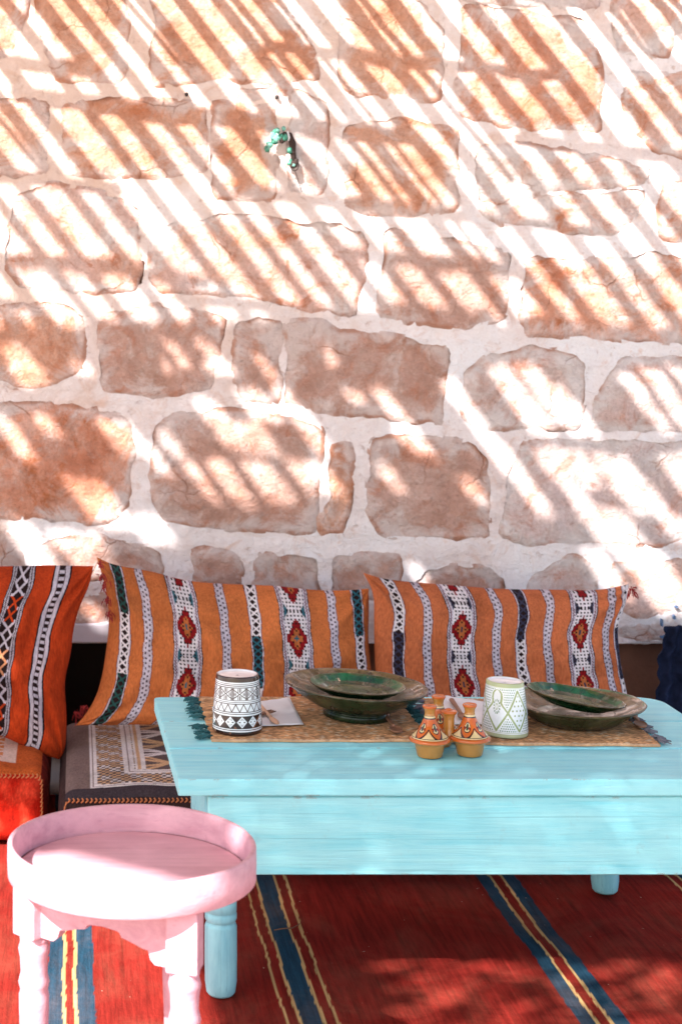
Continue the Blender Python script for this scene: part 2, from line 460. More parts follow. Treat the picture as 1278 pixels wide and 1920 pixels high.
# ------------------------------------------------------------------ stone wall
YW = 3.75
S = YW / F
STONES = [
 ('o', [(-40,-45),(52,-45),(50,20),(35,60),(22,108),(-40,112)]),
 ('o', [(66,-45),(235,-45),(243,60),(238,130),(225,155),(110,152),(92,120),(78,75)]),
 ('o', [(282,-45),(520,-45),(545,25),(572,62),(588,105),(598,148),(545,145),(500,158),(450,153),(385,150),(330,160),(288,160),(280,120),(283,85),(290,40)]),
 ('r', [(448,166),(500,164),(545,155),(549,161),(520,185),(450,190)]),
 ('o', [(640,-45),(735,-40),(805,20),(828,62),(826,130),(822,190),(740,184),(645,172),(636,100)]),
 ('r', [(872,12),(940,12),(1020,30),(1090,38),(1118,100),(1127,150),(1123,247),(1060,247),(930,232),(867,215),(857,165),(862,90)]),
 ('p', [(840,-45),(1110,-45),(1122,10),(1090,20),(1000,8),(870,-4)]),
 ('l', [(1150,-45),(1310,-45),(1300,50),(1258,60),(1250,110),(1165,95),(1150,60)]),
 ('l', [(1167,145),(1185,137),(1320,142),(1320,300),(1278,297),(1230,288),(1190,250),(1170,205)]),
 ('o', [(-40,190),(45,185),(88,192),(90,270),(86,320),(30,333),(10,330),(-40,335)]),
 ('o', [(122,195),(210,187),(310,187),(385,195),(388,260),(386,322),(320,333),(230,332),(125,325),(118,260)]),
 ('o', [(400,194),(450,194),(515,194),(518,260),(517,372),(460,375),(400,372),(396,280)]),
 ('p', [(545,168),(575,172),(612,195),(616,260),(608,355),(592,370),(548,355),(538,300),(542,230)]),
 ('o', [(645,245),(665,235),(740,222),(860,245),(857,300),(855,395),(775,403),(690,403),(645,385),(643,320)]),
 ('l', [(888,300),(905,272),(985,270),(1065,285),(1160,300),(1219,320),(1213,345),(1165,350),(1120,345),(1070,352),(1010,362),(950,380),(898,383)]),
 ('l', [(900,391),(955,388),(1015,370),(1072,360),(1120,362),(1165,355),(1211,352),(1210,375),(1180,415),(1157,438),(1065,432),(940,420)]),
 ('l', [(1232,380),(1245,345),(1320,330),(1320,455),(1240,445)]),
 ('l', [(20,370),(95,345),(200,362),(262,392),(258,450),(262,490),(252,540),(200,548),(120,545),(40,535),(15,500),(18,430)]),
 ('l', [(285,440),(330,420),(420,402),(540,412),(640,424),(680,436),(692,462),(680,530),(658,588),(600,582),(455,555),(370,545),(300,548),(280,520)]),
 ('b', [(727,440),(740,432),(850,455),(955,475),(952,525),(945,595),(875,618),(790,605),(710,597),(712,540),(722,480)]),
 ('r', [(985,490),(1000,482),(1100,488),(1220,476),(1320,492),(1320,650),(1240,640),(1120,637),(1090,628),(980,628),(978,570)]),
 ('o', [(-40,570),(75,568),(125,575),(155,595),(161,635),(158,690),(115,715),(60,728),(-40,715)]),
 ('b', [(188,605),(200,585),(275,573),(350,580),(418,595),(415,670),(400,725),(300,745),(190,730)]),
 ('b', [(440,610),(490,597),(526,605),(527,755),(450,745),(436,700)]),
 ('b', [(536,605),(600,603),(640,620),(730,628),(820,645),(842,660),(835,720),(828,790),(770,788),(710,780),(640,775),(560,762),(535,755)]),
 ('p', [(867,760),(875,700),(920,665),(990,655),(1075,660),(1098,685),(1095,745),(1082,802),(990,800),(900,802),(870,785)]),
 ('p', [(1108,800),(1120,745),(1140,700),(1160,675),(1320,675),(1320,810),(1140,808)]),
 ('r', [(-40,755),(100,757),(200,770),(245,790),(249,850),(246,925),(225,965),(190,981),(75,970),(-40,965)]),
 ('b', [(290,800),(330,775),(430,770),(540,780),(604,805),(600,900),(584,998),(500,995),(375,988),(310,980),(284,950),(288,870)]),
 ('o', [(625,840),(655,830),(662,870),(655,940),(640,1000),(600,1000),(598,975),(612,930),(618,880)]),
 ('b', [(695,820),(790,818),(880,828),(915,865),(917,945),(913,1007),(815,1007),(715,1004),(688,955),(693,870)]),
 ('p', [(940,1000),(945,945),(960,870),(980,830),(1010,822),(1140,825),(1320,832),(1320,1000),(1240,1022),(1090,1017),(990,1020)]),
 ('b', [(-40,1000),(35,1005),(45,1050),(50,1090),(-40,1095)]),
 ('b', [(75,1020),(100,1008),(180,1008),(300,1035),(312,1060),(295,1085),(200,1080),(90,1100)]),
 ('b', [(362,1028),(400,1030),(450,1045),(452,1110),(362,1105)]),
 ('b', [(480,1042),(595,1045),(597,1118),(475,1118)]),
 ('b', [(627,1045),(700,1040),(755,1045),(748,1125),(625,1128)]),
 ('b', [(780,1090),(800,1070),(870,1060),(920,1070),(942,1085),(940,1135),(780,1135)]),
 ('p', [(988,1110),(1000,1080),(1040,1055),(1075,1045),(1120,1060),(1125,1130),(985,1135)]),
 ('l', [(1150,1052),(1200,1062),(1320,1040),(1320,1130),(1220,1160),(1150,1142)]),
 ('r', [(135,1122),(200,1118),(212,1160),(140,1166)]),
 ('l', [(1165,1174),(1230,1176),(1320,1168),(1320,1194),(1240,1199),(1140,1199)]),
]
# courses beyond the frame, so the wall carries on to either side and above
rs = random.Random(3)
def course(x0, x1, y0, y1):
    x = x0
    while x < x1 - 60:
        wd = rs.uniform(150, 330); xe = min(x + wd, x1)
        if x1 - xe < 80: xe = x1
        j = lambda a: a + rs.uniform(-9, 9)
        STONES.append((rs.choice('oorblp'), [(j(x), j(y0)), (j((x + xe) / 2), j(y0)), (j(xe - 25), j(y0)), (j(xe - 22), j((y0 + y1) / 2)), (j(xe - 26), j(y1 - 28)), (j((x + xe) / 2), j(y1 - 26)), (j(x), j(y1 - 28)), (j(x - 3), j((y0 + y1) / 2))]))
        x = xe
yy = -400
while yy < 1150:
    hgt = rs.uniform(140, 195)
    course(-560, -62, yy, min(yy + hgt, 1165)); course(1345, 1900, yy + 25, min(yy + 25 + hgt, 1170))
    yy += hgt
for y0_, y1_ in ((-400, -235), (-230, -62)): course(-60, 1340, y0_, y1_)

def chaikin(p):
    q = []
    n = len(p)
    for i in range(n):
        a, b = p[i], p[(i + 1) % n]
        q += [a * .88 + b * .12, a * .12 + b * .88]
    return np.array(q)

def inside(poly, pts):
    x, y = pts[:, 0], pts[:, 1]
    r = np.zeros(len(pts), bool)
    a = poly; b = np.roll(poly, -1, 0)
    for (x1, y1), (x2, y2) in zip(a, b):
        if y1 == y2: continue
        c = ((y1 > y) != (y2 > y)) & (x < (x2 - x1) * (y - y1) / (y2 - y1) + x1)
        r ^= c
    return r

def edge_dist(poly, pts):
    a = poly; b = np.roll(poly, -1, 0)
    d = np.full(len(pts), 1e9)
    for p, q in zip(a, b):
        e = q - p; L2 = e @ e + 1e-12
        t = np.clip(((pts - p) @ e) / L2, 0, 1)
        d = np.minimum(d, np.linalg.norm(pts - (p + t[:, None] * e), axis=1))
    return d

def offset_poly(p, d):
    pr, nx = np.roll(p, 1, 0), np.roll(p, -1, 0)
    t = nx - pr; t /= np.linalg.norm(t, axis=1)[:, None] + 1e-9
    nrm = np.stack([t[:, 1], -t[:, 0]], -1)
    return p + nrm * np.asarray(d).reshape(-1, 1)

wall = thing('stone_wall', (wx(639, YW), YW, wz(1200, YW)), 'tall rough sandstone wall with wide whitewashed mortar joints behind the cushions', 'wall')
polys = []
for si, (kind, px) in enumerate(STONES):
    p = np.array([(wx(x, YW), wz(y, YW)) for x, y in px])
    area = 0.5 * np.sum(p[:, 0] * np.roll(p[:, 1], -1) - np.roll(p[:, 0], -1) * p[:, 1])
    if area < 0: p = p[::-1]
    p = np.concatenate([[a_ * .94 + b_ * .06, a_ * .06 + b_ * .94] for a_, b_ in zip(p, np.roll(p, -1, 0))])
    onscreen = -60 < np.mean([q[0] for q in px]) < 1340 and np.mean([q[1] for q in px]) > -60
    sp = .0095 if onscreen else .03
    per = np.sum(np.linalg.norm(p - np.roll(p, 1, 0), axis=1))
    n = max(int(per / sp), 14)
    p = resample(np.concatenate([p, p[:1]]), n + 1)[:-1]
    jn = np.array([noise.fractal(Vector((q[0] * 28, q[1] * 28, si * 3.3)), 1, 2, 4) for q in p])
    p = offset_poly(p, jn * .006 + .0115)
    polys.append(p)
    inner = offset_poly(p, -np.full(n, .005))
    lo, hi = p.min(0), p.max(0)
    g = np.stack(np.meshgrid(np.arange(lo[0], hi[0], sp * 1.1), np.arange(lo[1], hi[1], sp * 1.1), indexing='ij'), -1).reshape(-1, 2)
    g = g + (rng.random(g.shape) - .5) * sp * .7
    g = g[inside(inner, g)]
    d = edge_dist(inner, g) if len(g) else np.zeros(0)
    g = g[d > sp * .5]; d = d[d > sp * .5]
    pts = np.concatenate([inner, g])
    res = delaunay_2d_cdt([Vector(q) for q in pts], [(i, (i + 1) % n) for i in range(n)], [], 1, 1e-7)
    v2 = np.array([tuple(q) for q in res[0]]); fc = [tuple(f) for f in res[2]]
    dd = edge_dist(inner, v2)
    P3 = np.stack([v2[:, 0], np.full(len(v2), si * 1.7), v2[:, 1]], -1)
    hgt = -.0012 + .0040 * np.minimum(dd / .03, 1) + .008 * vnoise(P3, 7, 4, si) * np.minimum(dd / .02 + .25, 1) + .0032 * vnoise(P3, 28, 4, si)
    # fractured ledges
    led = vnoise(P3 * np.array([.5, 1, 1.6]), 9, 2, si + 5)
    hgt += .008 * (np.floor(led * 3.2) / 3.2) * np.minimum(dd / .03, 1)
    V3 = np.stack([v2[:, 0], YW - hgt, v2[:, 1]], -1)
    nb = len(V3)
    outer = np.stack([p[:, 0], np.full(n, YW + .008), p[:, 1]], -1)
    # match the inner ring in the cdt output
    idx = [int(np.argmin(np.sum((v2 - q) ** 2, 1))) for q in inner]
    skirt = [(idx[i], nb + i, nb + (i + 1) % n, idx[(i + 1) % n]) for i in range(n)]
    ev = np.concatenate([np.clip(1 - dd / .016, 0, 1), np.ones(n)]); rv = np.concatenate([np.clip(1 - dd / .055, 0, 1), np.ones(n)])
    o = mesh('stone', np.concatenate([V3, outer]), fc + skirt, ST[kind], wall, attr={'edge': ev, 'rim': rv})
    bm = bmesh.new(); bm.from_mesh(o.data); bmesh.ops.recalc_face_normals(bm, faces=bm.faces); 
    if sum(f.normal.y * f.calc_area() for f in bm.faces) > 0: bmesh.ops.reverse_faces(bm, faces=bm.faces)
    bm.to_mesh(o.data); bm.free()
# mortar face: one sheet with holes where the stones come through
bx0, bx1, bz0, bz1 = wx(-590, YW), wx(1930, YW), wz(1201, YW), wz(-420, YW)
pts, edges, holes = [], [], []
for si, p in enumerate(polys):
    e = np.array([-.0092 + .0088 * noise.fractal(Vector((q[0] * 13, q[1] * 13, si * 1.9 + 8)), 1, 2, 5) for q in p])
    hp = offset_poly(p, e)
    holes.append(hp)
    b = len(pts); n = len(hp)
    pts += [tuple(q) for q in hp]
    edges += [(b + i, b + (i + 1) % n) for i in range(n)]
nb = int((bx1 - bx0) / .012)
for hpx in ([(259,492),(268,487),(274,492),(276,506),(268,520),(266,532),(257,536),(259,515)], [(1068,354),(1085,350),(1105,347),(1135,348),(1166,345),(1150,354),(1120,358),(1095,357)], [(905,386),(930,381),(960,378),(1010,364),(985,376),(950,385)]):
    hp = np.array([(wx(a_, YW), wz(b_, YW)) for a_, b_ in hpx]); hp = resample(np.concatenate([hp, hp[:1]]), 30)[:-1]
    hp = hp + np.array([[.0018 * noise.noise(Vector((q[0] * 90, q[1] * 90, 3))), .0018 * noise.noise(Vector((q[0] * 90, q[1] * 90, 7)))] for q in hp])
    holes.append(hp); b = len(pts); n = len(hp); pts += [tuple(q) for q in hp]; edges += [(b + i, b + (i + 1) % n) for i in range(n)]
botx = np.linspace(bx0, bx1, nb)
bot = [(x, bz0 + .006 * noise.fractal(Vector((x * 14, 4, 0)), 1, 2, 4) + .004 * math.sin(x * 9)) for x in botx]
b = len(pts); pts += bot; edges += [(b + i, b + i + 1) for i in range(nb - 1)]
g = np.stack(np.meshgrid(np.arange(bx0, bx1, .014), np.arange(bz0 + .02, bz1, .014), indexing='ij'), -1).reshape(-1, 2)
g = g + (rng.random(g.shape) - .5) * .008
bad = np.zeros(len(g), bool)
for hp in holes:
    lo, hi = hp.min(0) - .008, hp.max(0) + .008
    k = np.where(((g > lo) & (g < hi)).all(1))[0]
    if len(k):
        ins = inside(hp, g[k]); near = edge_dist(hp, g[k]) < .005
        bad[k[ins | near]] = True
g = g[~bad]
b = len(pts)
pts += [tuple(q) for q in g]
res = delaunay_2d_cdt([Vector(q) for q in pts], edges, [], 0, 1e-7)
v2 = np.array([tuple(q) for q in res[0]]); fc = np.array([tuple(f) for f in res[2]])
cen = v2[fc].mean(1)
drop = np.zeros(len(fc), bool)
for hp in holes:
    lo, hi = hp.min(0), hp.max(0)
    k = np.where(((cen > lo) & (cen < hi)).all(1))[0]
    if len(k): drop[k[inside(hp, cen[k])]] = True
fc = fc[~drop]
P3 = np.stack([v2[:, 0], np.zeros(len(v2)), v2[:, 1]], -1)
mh = .0045 * vnoise(P3, 8, 4, 2) + .0018 * vnoise(P3, 40, 3, 4)
V3 = np.stack([v2[:, 0], YW - mh, v2[:, 1]], -1)
o = mesh('mortar', V3, fc, MORTAR, wall)
bm = bmesh.new(); bm.from_mesh(o.data); bmesh.ops.recalc_face_normals(bm, faces=bm.faces)
if sum(f.normal.y * f.calc_area() for f in bm.faces) > 0: bmesh.ops.reverse_faces(bm, faces=bm.faces)
bm.to_mesh(o.data); bm.free()
# solid core of the wall (its underside is the lintel over the recess)
V, Fc = box(bx0, bx1, YW + .016, YW + .40, bz0 + .004, bz1)
mesh('wall_core', V, Fc, DARK_EARTH, wall, smooth=False)
# recessed clay base under the stonework, broken at the left by a hollow coloured dark for shade
m = NT('brown clay plaster'); v = m.coord()
bc = m.ramp(m.noise(6, 8, .6, v), [(.3, (.15, .058, .033)), (.7, (.24, .105, .062))])
bc = m.mix(m.ramp(m.noise(30, 3, .5, v), [(.70, 0), (.73, .8)]), bc, (.10, .09, .10))
CLAY = m.out(bc, .9, m.bump(m.noise(30, 6, .6, v), .4, .006))
V, Fc = box(wx(640, YW), bx1, YW + .045, YW + .35, -.012, bz0 + .002, .004, 1)
mesh('clay_base', V, Fc, CLAY, wall, smooth=False)
V, Fc = box(bx0, wx(40, YW), YW + .045, YW + .35, -.012, bz0 + .002, .004, 1)
mesh('clay_base', V, Fc, CLAY, wall, smooth=False)
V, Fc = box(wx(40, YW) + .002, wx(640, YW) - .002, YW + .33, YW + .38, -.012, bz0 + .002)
mesh('hollow_back', V, Fc, plain('shade-dark plaster', (.035, .022, .016), .95), wall, smooth=False)  # near-black colour stands in for the shade deep in the hollow
LIL = plain('pale lilac board paint', (.56, .50, .54), .7, .08)
V, Fc = box(wx(60, YW), wx(560, YW), YW - .012, YW + .030, wz(1205, 3.74), wz(1170, 3.74), .002, 1)
mesh('lintel_board', V, Fc, LIL, wall, smooth=False)
# blue paint smears at the right end
BLUEP = plain('blue paint smear', (.16, .27, .46), .9, .35, 60)
for (cx, cy, r1, r2) in ((1268, 1138, 3, 2), (1264, 1158, 2, 4), (1246, 1195, 7, 2.5), (1270, 1182, 4, 3), (1241, 1168, 1.2, 7), (1256, 1196, 4, 2)):
    n = 18; ring = []
    for k in range(n):
        t = 2 * math.pi * k / n
        rr = 1 + .7 * noise.noise(Vector((math.cos(t) * 2.7 + cx, math.sin(t) * 2.7, cy)))
        ring.append(P(cx + r1 * rr * math.cos(t), cy + r2 * rr * math.sin(t), YW - .0125))
    V = ring + [tuple(np.array(q) + np.array([0, .012, 0])) for q in ring]
    Fc = [tuple(range(n))] + [(k, (k + 1) % n, n + (k + 1) % n, n + k) for k in range(n)]
    mesh('paint_smear', V, Fc, BLUEP, wall)

# ------------------------------------------------------------------ pergola overhead (casts the striped shade), with an added shade mat
HR = 2.20
DX, DY = .7 * (2.45 - HR), .93 * (2.45 - HR)      # shift of the roof plan with its height
perg = thing('pergola', (0, 1.8, 0), 'slatted wooden pergola with a reed mat added for its shade over the seating corner', 'pergola')
WOOD = plain('weathered pergola wood', (.36, .30, .25), .85, .25, 12)
REED = plain('shade mat reed', (.46, .40, .32), .9, .25, 30)
rp = random.Random(11)
def roof_of_wall(px, py):
    Z = wz(py, YW); X = wx(px, YW)
    return X - .7 * (HR - Z), YW - .93 * (HR - Z)
def slat(a, b, wd, th, z, name='slat'):
    a = np.array(a); b = np.array(b); d = (b - a) / np.linalg.norm(b - a); nrm = np.array([-d[1], d[0]]) * wd / 2
    c = [a + nrm, a - nrm, b - nrm, b + nrm]
    V = [(q[0], q[1], z) for q in c] + [(q[0], q[1], z + th) for q in c]
    Fc = [(3, 2, 1, 0), (4, 5, 6, 7), (0, 1, 5, 4), (1, 2, 6, 5), (2, 3, 7, 6), (3, 0, 4, 7)]
    return mesh(name, V, Fc, WOOD, perg, smooth=False)
x = -2.35
k = 0
while x < 1.75:
    wd = rp.uniform(.021, .035)
    slat((x + .085 * 1.1 + rp.uniform(-.012, .012), 2.58), (x + rp.uniform(-.012, .012), 3.70), wd, .018, HR + (.0 if k % 2 else .004))
    if rp.random() < .22: slat((x + .05 + .085 * .9, 2.75 + rp.uniform(0, .4)), (x + .05, 3.5), rp.uniform(.008, .016), .012, HR + .008)
    x += rp.uniform(.076, .104); k += 1
for (yy, wd) in ((2.50, .024), (2.634, .018), (2.770, .015), (2.936, .024), (3.085, .012), (3.26, .03)):
    yy += DY
    x_a = -2.6 + rp.uniform(0, .3)
    while x_a < 1.8:
        L_ = rp.uniform(.35, .95); o_ = rp.uniform(-.035, .035)
        yA = yy + .05 - .05 * (x_a + 2.6) + o_
        slat((x_a, yA), (x_a + L_, yA - .11 * L_), wd * rp.uniform(.75, 1.15), .02, HR + .03, 'cross_stick')
        x_a += L_ + rp.uniform(.05, .45)
for yy in (-.75, 1.62):
    slat((-2.7, yy), (2.2, yy), .09, .12, HR + .06, 'beam')
for xx_ in (-2.45, 1.95):
    V, Fc = box(xx_ - .05, xx_ + .05, -.80, -.70, -.012, HR + .058, .006, 1); mesh('post', V, Fc, WOOD, perg, smooth=False)
    V, Fc = box(xx_ - .05, xx_ + .05, 1.57, 1.67, -.012, HR + .058, .006, 1)
    if xx_ < 0: mesh('post', V, Fc, WOOD, perg, smooth=False)

WIN = [ # gaps cut in the added mat, as (x, y, width, length) of the streak each throws on the wall
 (85,608,35,80),(-15,635,60,75),(30,640,25,50),(275,635,20,60),(305,628,25,55),(345,628,55,60),(470,655,25,42),
 (430,715,60,65),(505,712,35,110),(360,740,50,95),(430,780,60,60),(545,770,35,70),(-15,770,32,90),(60,765,30,45),(180,775,62,60),(118,885,70,90),
 (292,800,30,42),(340,855,28,75),(383,850,40,85),(440,850,62,75),(530,848,75,65),(0,965,55,105),(85,985,100,45),(240,955,60,50),(115,1015,38,45),
 (255,820,30,70),(690,715,35,130),(818,700,36,250),(735,795,40,35),(905,675,52,128),(960,668,40,120),(1000,705,55,100),(1155,690,30,110),(1195,682,42,110),(1250,675,30,60),
 (995,830,40,190),(1040,832,52,70),(1105,842,70,110),(1230,842,60,90),(1120,940,42,85),(1225,950,45,50),(1085,1020,40,85),(1150,1020,85,120),
 (150,1122,28,48),(760,1050,28,35),(850,880,35,50),(170,1040,40,25),(590,640,30,40),(640,720,30,30),(700,860,30,50),
]
ISL = [ # extra mat pieces added over the slats, as the shade each throws on the wall
 (645,135,185,45,0),(300,92,230,55,.15),(860,150,120,40,.1),(1000,160,110,60,.2),(730,560,180,50,.05),(990,595,230,40,0),
 (500,200,40,90,.4),(640,100,130,18,.1),(425,330,30,30,.5),(860,60,40,50,.3),(420,585,420,60,0),
]
gx = np.arange(-2.60, 1.90, .0085); gy = np.arange(-.16 + DY, 2.62 + DY, .0085)
RX, RY = np.meshgrid(gx, gy, indexing='ij')
nz = np.array([[noise.noise(Vector((a * 30, b_ * 30, .5))) for b_ in gy[::2]] for a in gx[::2]])
nz = np.repeat(np.repeat(nz, 2, 0), 2, 1)[:len(gx), :len(gy)]
Zw = HR - (YW - RY) / .93
Xw = RX + .7 * (HR - Zw)
PXw = Xw / S + X0; PYw = Y0 - (Zw - H) / S
keep = (PYw > 596 + 22 * nz)
for (a, b_, ww, ll) in WIN:
    t = (PYw - b_) / ll
    xc = PXw - (a + .74 * (PYw - b_))
    keep &= ~((t > 0 + .10 * nz) & (t < 1 + .1 * nz) & (xc > nz * 4) & (xc < ww + nz * 4))
for (a, b_, ww, ll, sl) in ISL:
    t = (PYw - b_ - sl * (PXw - a)) / ll
    xc = PXw - a - .7 * (PYw - b_)
    keep |= (t > .15 * nz) & (t < 1 + .2 * nz) & (xc > 8 * nz) & (xc < ww + 8 * nz)
# near edge and left edge of the mat, shaped to the wanted shade line
left_edge = DX + np.interp(RY - DY, [-.2, .08, .10, .45, .99, 1.05, 3], [-1.6, -1.475, -1.50, -1.52, -1.755, -2.75, -2.75])
near_edge = DY + np.interp(RX - DX, [-1.49, -1.449, -1.32, -1.15, 2], [.075, .095, -.0025, -.12, -.15])
keep &= (RX > left_edge + .008 * nz) & (RY > near_edge)
# small holes put in the mat to dapple table, rug and tray
rh = np.random.default_rng(5)
def spots(n, x0, x1, y0, y1, r0, r1, sx=1.0):
    global keep
    for _ in range(n):
        cx, cy, r = rh.uniform(x0, x1) + DX, rh.uniform(y0, y1) + DY, rh.uniform(r0, r1)
        ix = (gx > cx - r * 2 * sx) & (gx < cx + r * 2 * sx); iy = (gy > cy - r * 2) & (gy < cy + r * 2)
        sub = ((RX - cx) / sx) ** 2 + (RY - cy) ** 2 < r * r
        keep &= ~sub
spots(150, -1.25, -.55, .37, .75, .0045, .0068, 1.3)
spots(110, -1.25, -.35, .75, 1.15, .0045, .0075, 1.3)
spots(170, -1.22, -.45, .10, .36, .0060, .0135, 1.8)
spots(24, -1.44, -1.22, -.02, .35, .0045, .0062)
spots(30, -2.0, -.6, 1.1, 1.6, .004, .008)
spots(1, -1.645, -1.635, 1.41, 1.43, .040, .041)
segs = []
for i in range(len(gx)):
    row = keep[i].astype(int)
    d = np.diff(np.concatenate([[0], row, [0]]))
    s_, e_ = np.where(d == 1)[0], np.where(d == -1)[0]
    z = HR - .022 + (i % 2) * .004
    for a, b_ in zip(s_, e_):
        x0_, x1_ = gx[i] - .0048, gx[i] + .0048
        y0_, y1_ = gy[a] - .0043, gy[b_ - 1] + .0043
        segs.append(([(x0_, y0_, z), (x1_, y0_, z), (x1_, y1_, z), (x0_, y1_, z), (x0_, y0_, z + .006), (x1_, y0_, z + .006), (x1_, y1_, z + .006), (x0_, y1_, z + .006)],
                     [(3, 2, 1, 0), (4, 5, 6, 7), (0, 1, 5, 4), (1, 2, 6, 5), (2, 3, 7, 6), (3, 0, 4, 7)]))
V, Fc = join(segs)
mesh('shade_mat', V, Fc, REED, perg, smooth=False, kind='stuff')  # unseen mat added above the seating, its outline and holes shaping the sunlight

# ------------------------------------------------------------------ kilim cushions
ORG = lin(180, 100, 54) ; ORG2 = lin(172, 58, 22)
WHT = lin(216, 206, 206); BLK = lin(38, 24, 24); DRED = lin(128, 20, 24); TEAL = lin(42, 92, 104); GREEN = lin(36, 74, 70); NAVY = lin(52, 52, 70); LAV = lin(190, 180, 188)
def put(col, mask, c): col[mask] = c
def band_wide(col, a, b, sel, half, dk):
    hi = half - 9
    s = sel & (np.abs(a) < half)
    put(col, s, BLK)
    e = s & (np.abs(a) < half - 1.6); put(col, e, LAV)
    tw = e & (((b + np.abs(a) * 1.2) % 5.2) < 2.0) & (np.abs(np.abs(a) - (half - 5)) < 2.2); put(col, tw, lin(90, 60, 66))
    put(col, e & (np.abs(np.abs(a) - (half - 5)) < .6), lin(110, 60, 66))
    i = s & (np.abs(a) < hi)
    c = 3.3
    ai = np.floor(a / c + .5); bq = (b + 48) % 96 - 48; bi = np.floor(bq / c + .5)
    put(col, i, WHT)
    dot = ((ai + bi) % 2 == 0) & ((ai % 2) == 0); put(col, i & dot, BLK)
    tri = i & ((hi - np.abs(a)) / 9 + (48 - np.abs(bq)) / 14 < 1.0); put(col, tri, dk); put(col, tri & dot, BLK)
    d = np.abs(ai * c) / (hi + 2.5) + np.abs(bi * c) / 35
    r = i & (d < 1); put(col, r, DRED); put(col, r & ((ai % 2 == 0) & (bi % 2 == 0) & ((ai + bi) % 4 == 0)), BLK)
    o = i & (d < .56); put(col, o, ORG * .9); put(col, o & ((ai % 2 == 0) & ((bi + ai) % 2 == 0) & (d > .3)), BLK)
    put(col, i & (d < .16), dk)
def band_dots(col, a, b, sel, half):
    s = sel & (np.abs(a) < half); put(col, s, lin(92, 40, 34))
    e = s & (np.abs(a) < half - 1.2); put(col, e, LAV)
    for sg, ph in ((-1, 0), (1, 4)):
        put(col, e & (np.abs(a - sg * 3.2) < 1.7) & (((b + ph) % 8) < 3.6), lin(84, 70, 76))
    put(col, e & (np.abs(np.abs(a) - half + 2.4) < .6) & ((b % 3) < 1.5), lin(140, 110, 112))
def band_alt(col, a, b, sel, half, dk, ph=0, seg=92):
    s = sel & (np.abs(a) < half); put(col, s, lin(80, 34, 34))
    e = s & (np.abs(a) < half - 1.2); put(col, e, LAV)
    i = s & (np.abs(a) < half - 3)
    bb = (b + ph) % (2 * seg); light = bb < seg
    w = np.abs(((b / 13.0) % 1) * 2 - 1) * (half - 3)
    lat = np.abs(np.abs(a) - w) < 2.3
    put(col, i & light, BLK); put(col, i & light & lat, WHT)
    put(col, i & light & (np.abs(a) > half - 5.0), WHT)
    put(col, i & ~light, BLK); put(col, i & ~light & lat, dk)
def band_x(col, a, b, sel, half):
    s = sel & (np.abs(a) < half); put(col, s, BLK)
    for c0 in (half - 3.2, half - 7.4):
        put(col, s & (np.abs(np.abs(a) - c0) < 1.5) & (((b + 1.5 * np.abs(a)) % 3.6) < 2.3), LAV)
    i = s & (np.abs(a) < half - 10)
    w = np.abs(((b / 25.0) % 1) * 2 - 1) * (half - 12.5)
    lat = i & (np.abs(np.abs(a) - w) < 2.4)
    k = np.floor(b / 50.0) % 4
    for kk, c in enumerate((LAV, ORG2 * 1.05, LAV, lin(206, 140, 100))): put(col, lat & (k == kk), c)
    put(col, i & (np.abs(a) > half - 12.5) & ((b % 25) > 20), LAV)
def band_ladder(col, a, b, sel, half):
    s = sel & (np.abs(a) < half); put(col, s, BLK)
    put(col, s & (np.abs(a) < half - 3), LAV)
    put(col, s & (np.abs(a) < 4.2) & ((b % 11) < 6), BLK)
    put(col, s & (np.abs(np.abs(a) - 5) < .7), lin(90, 70, 72))

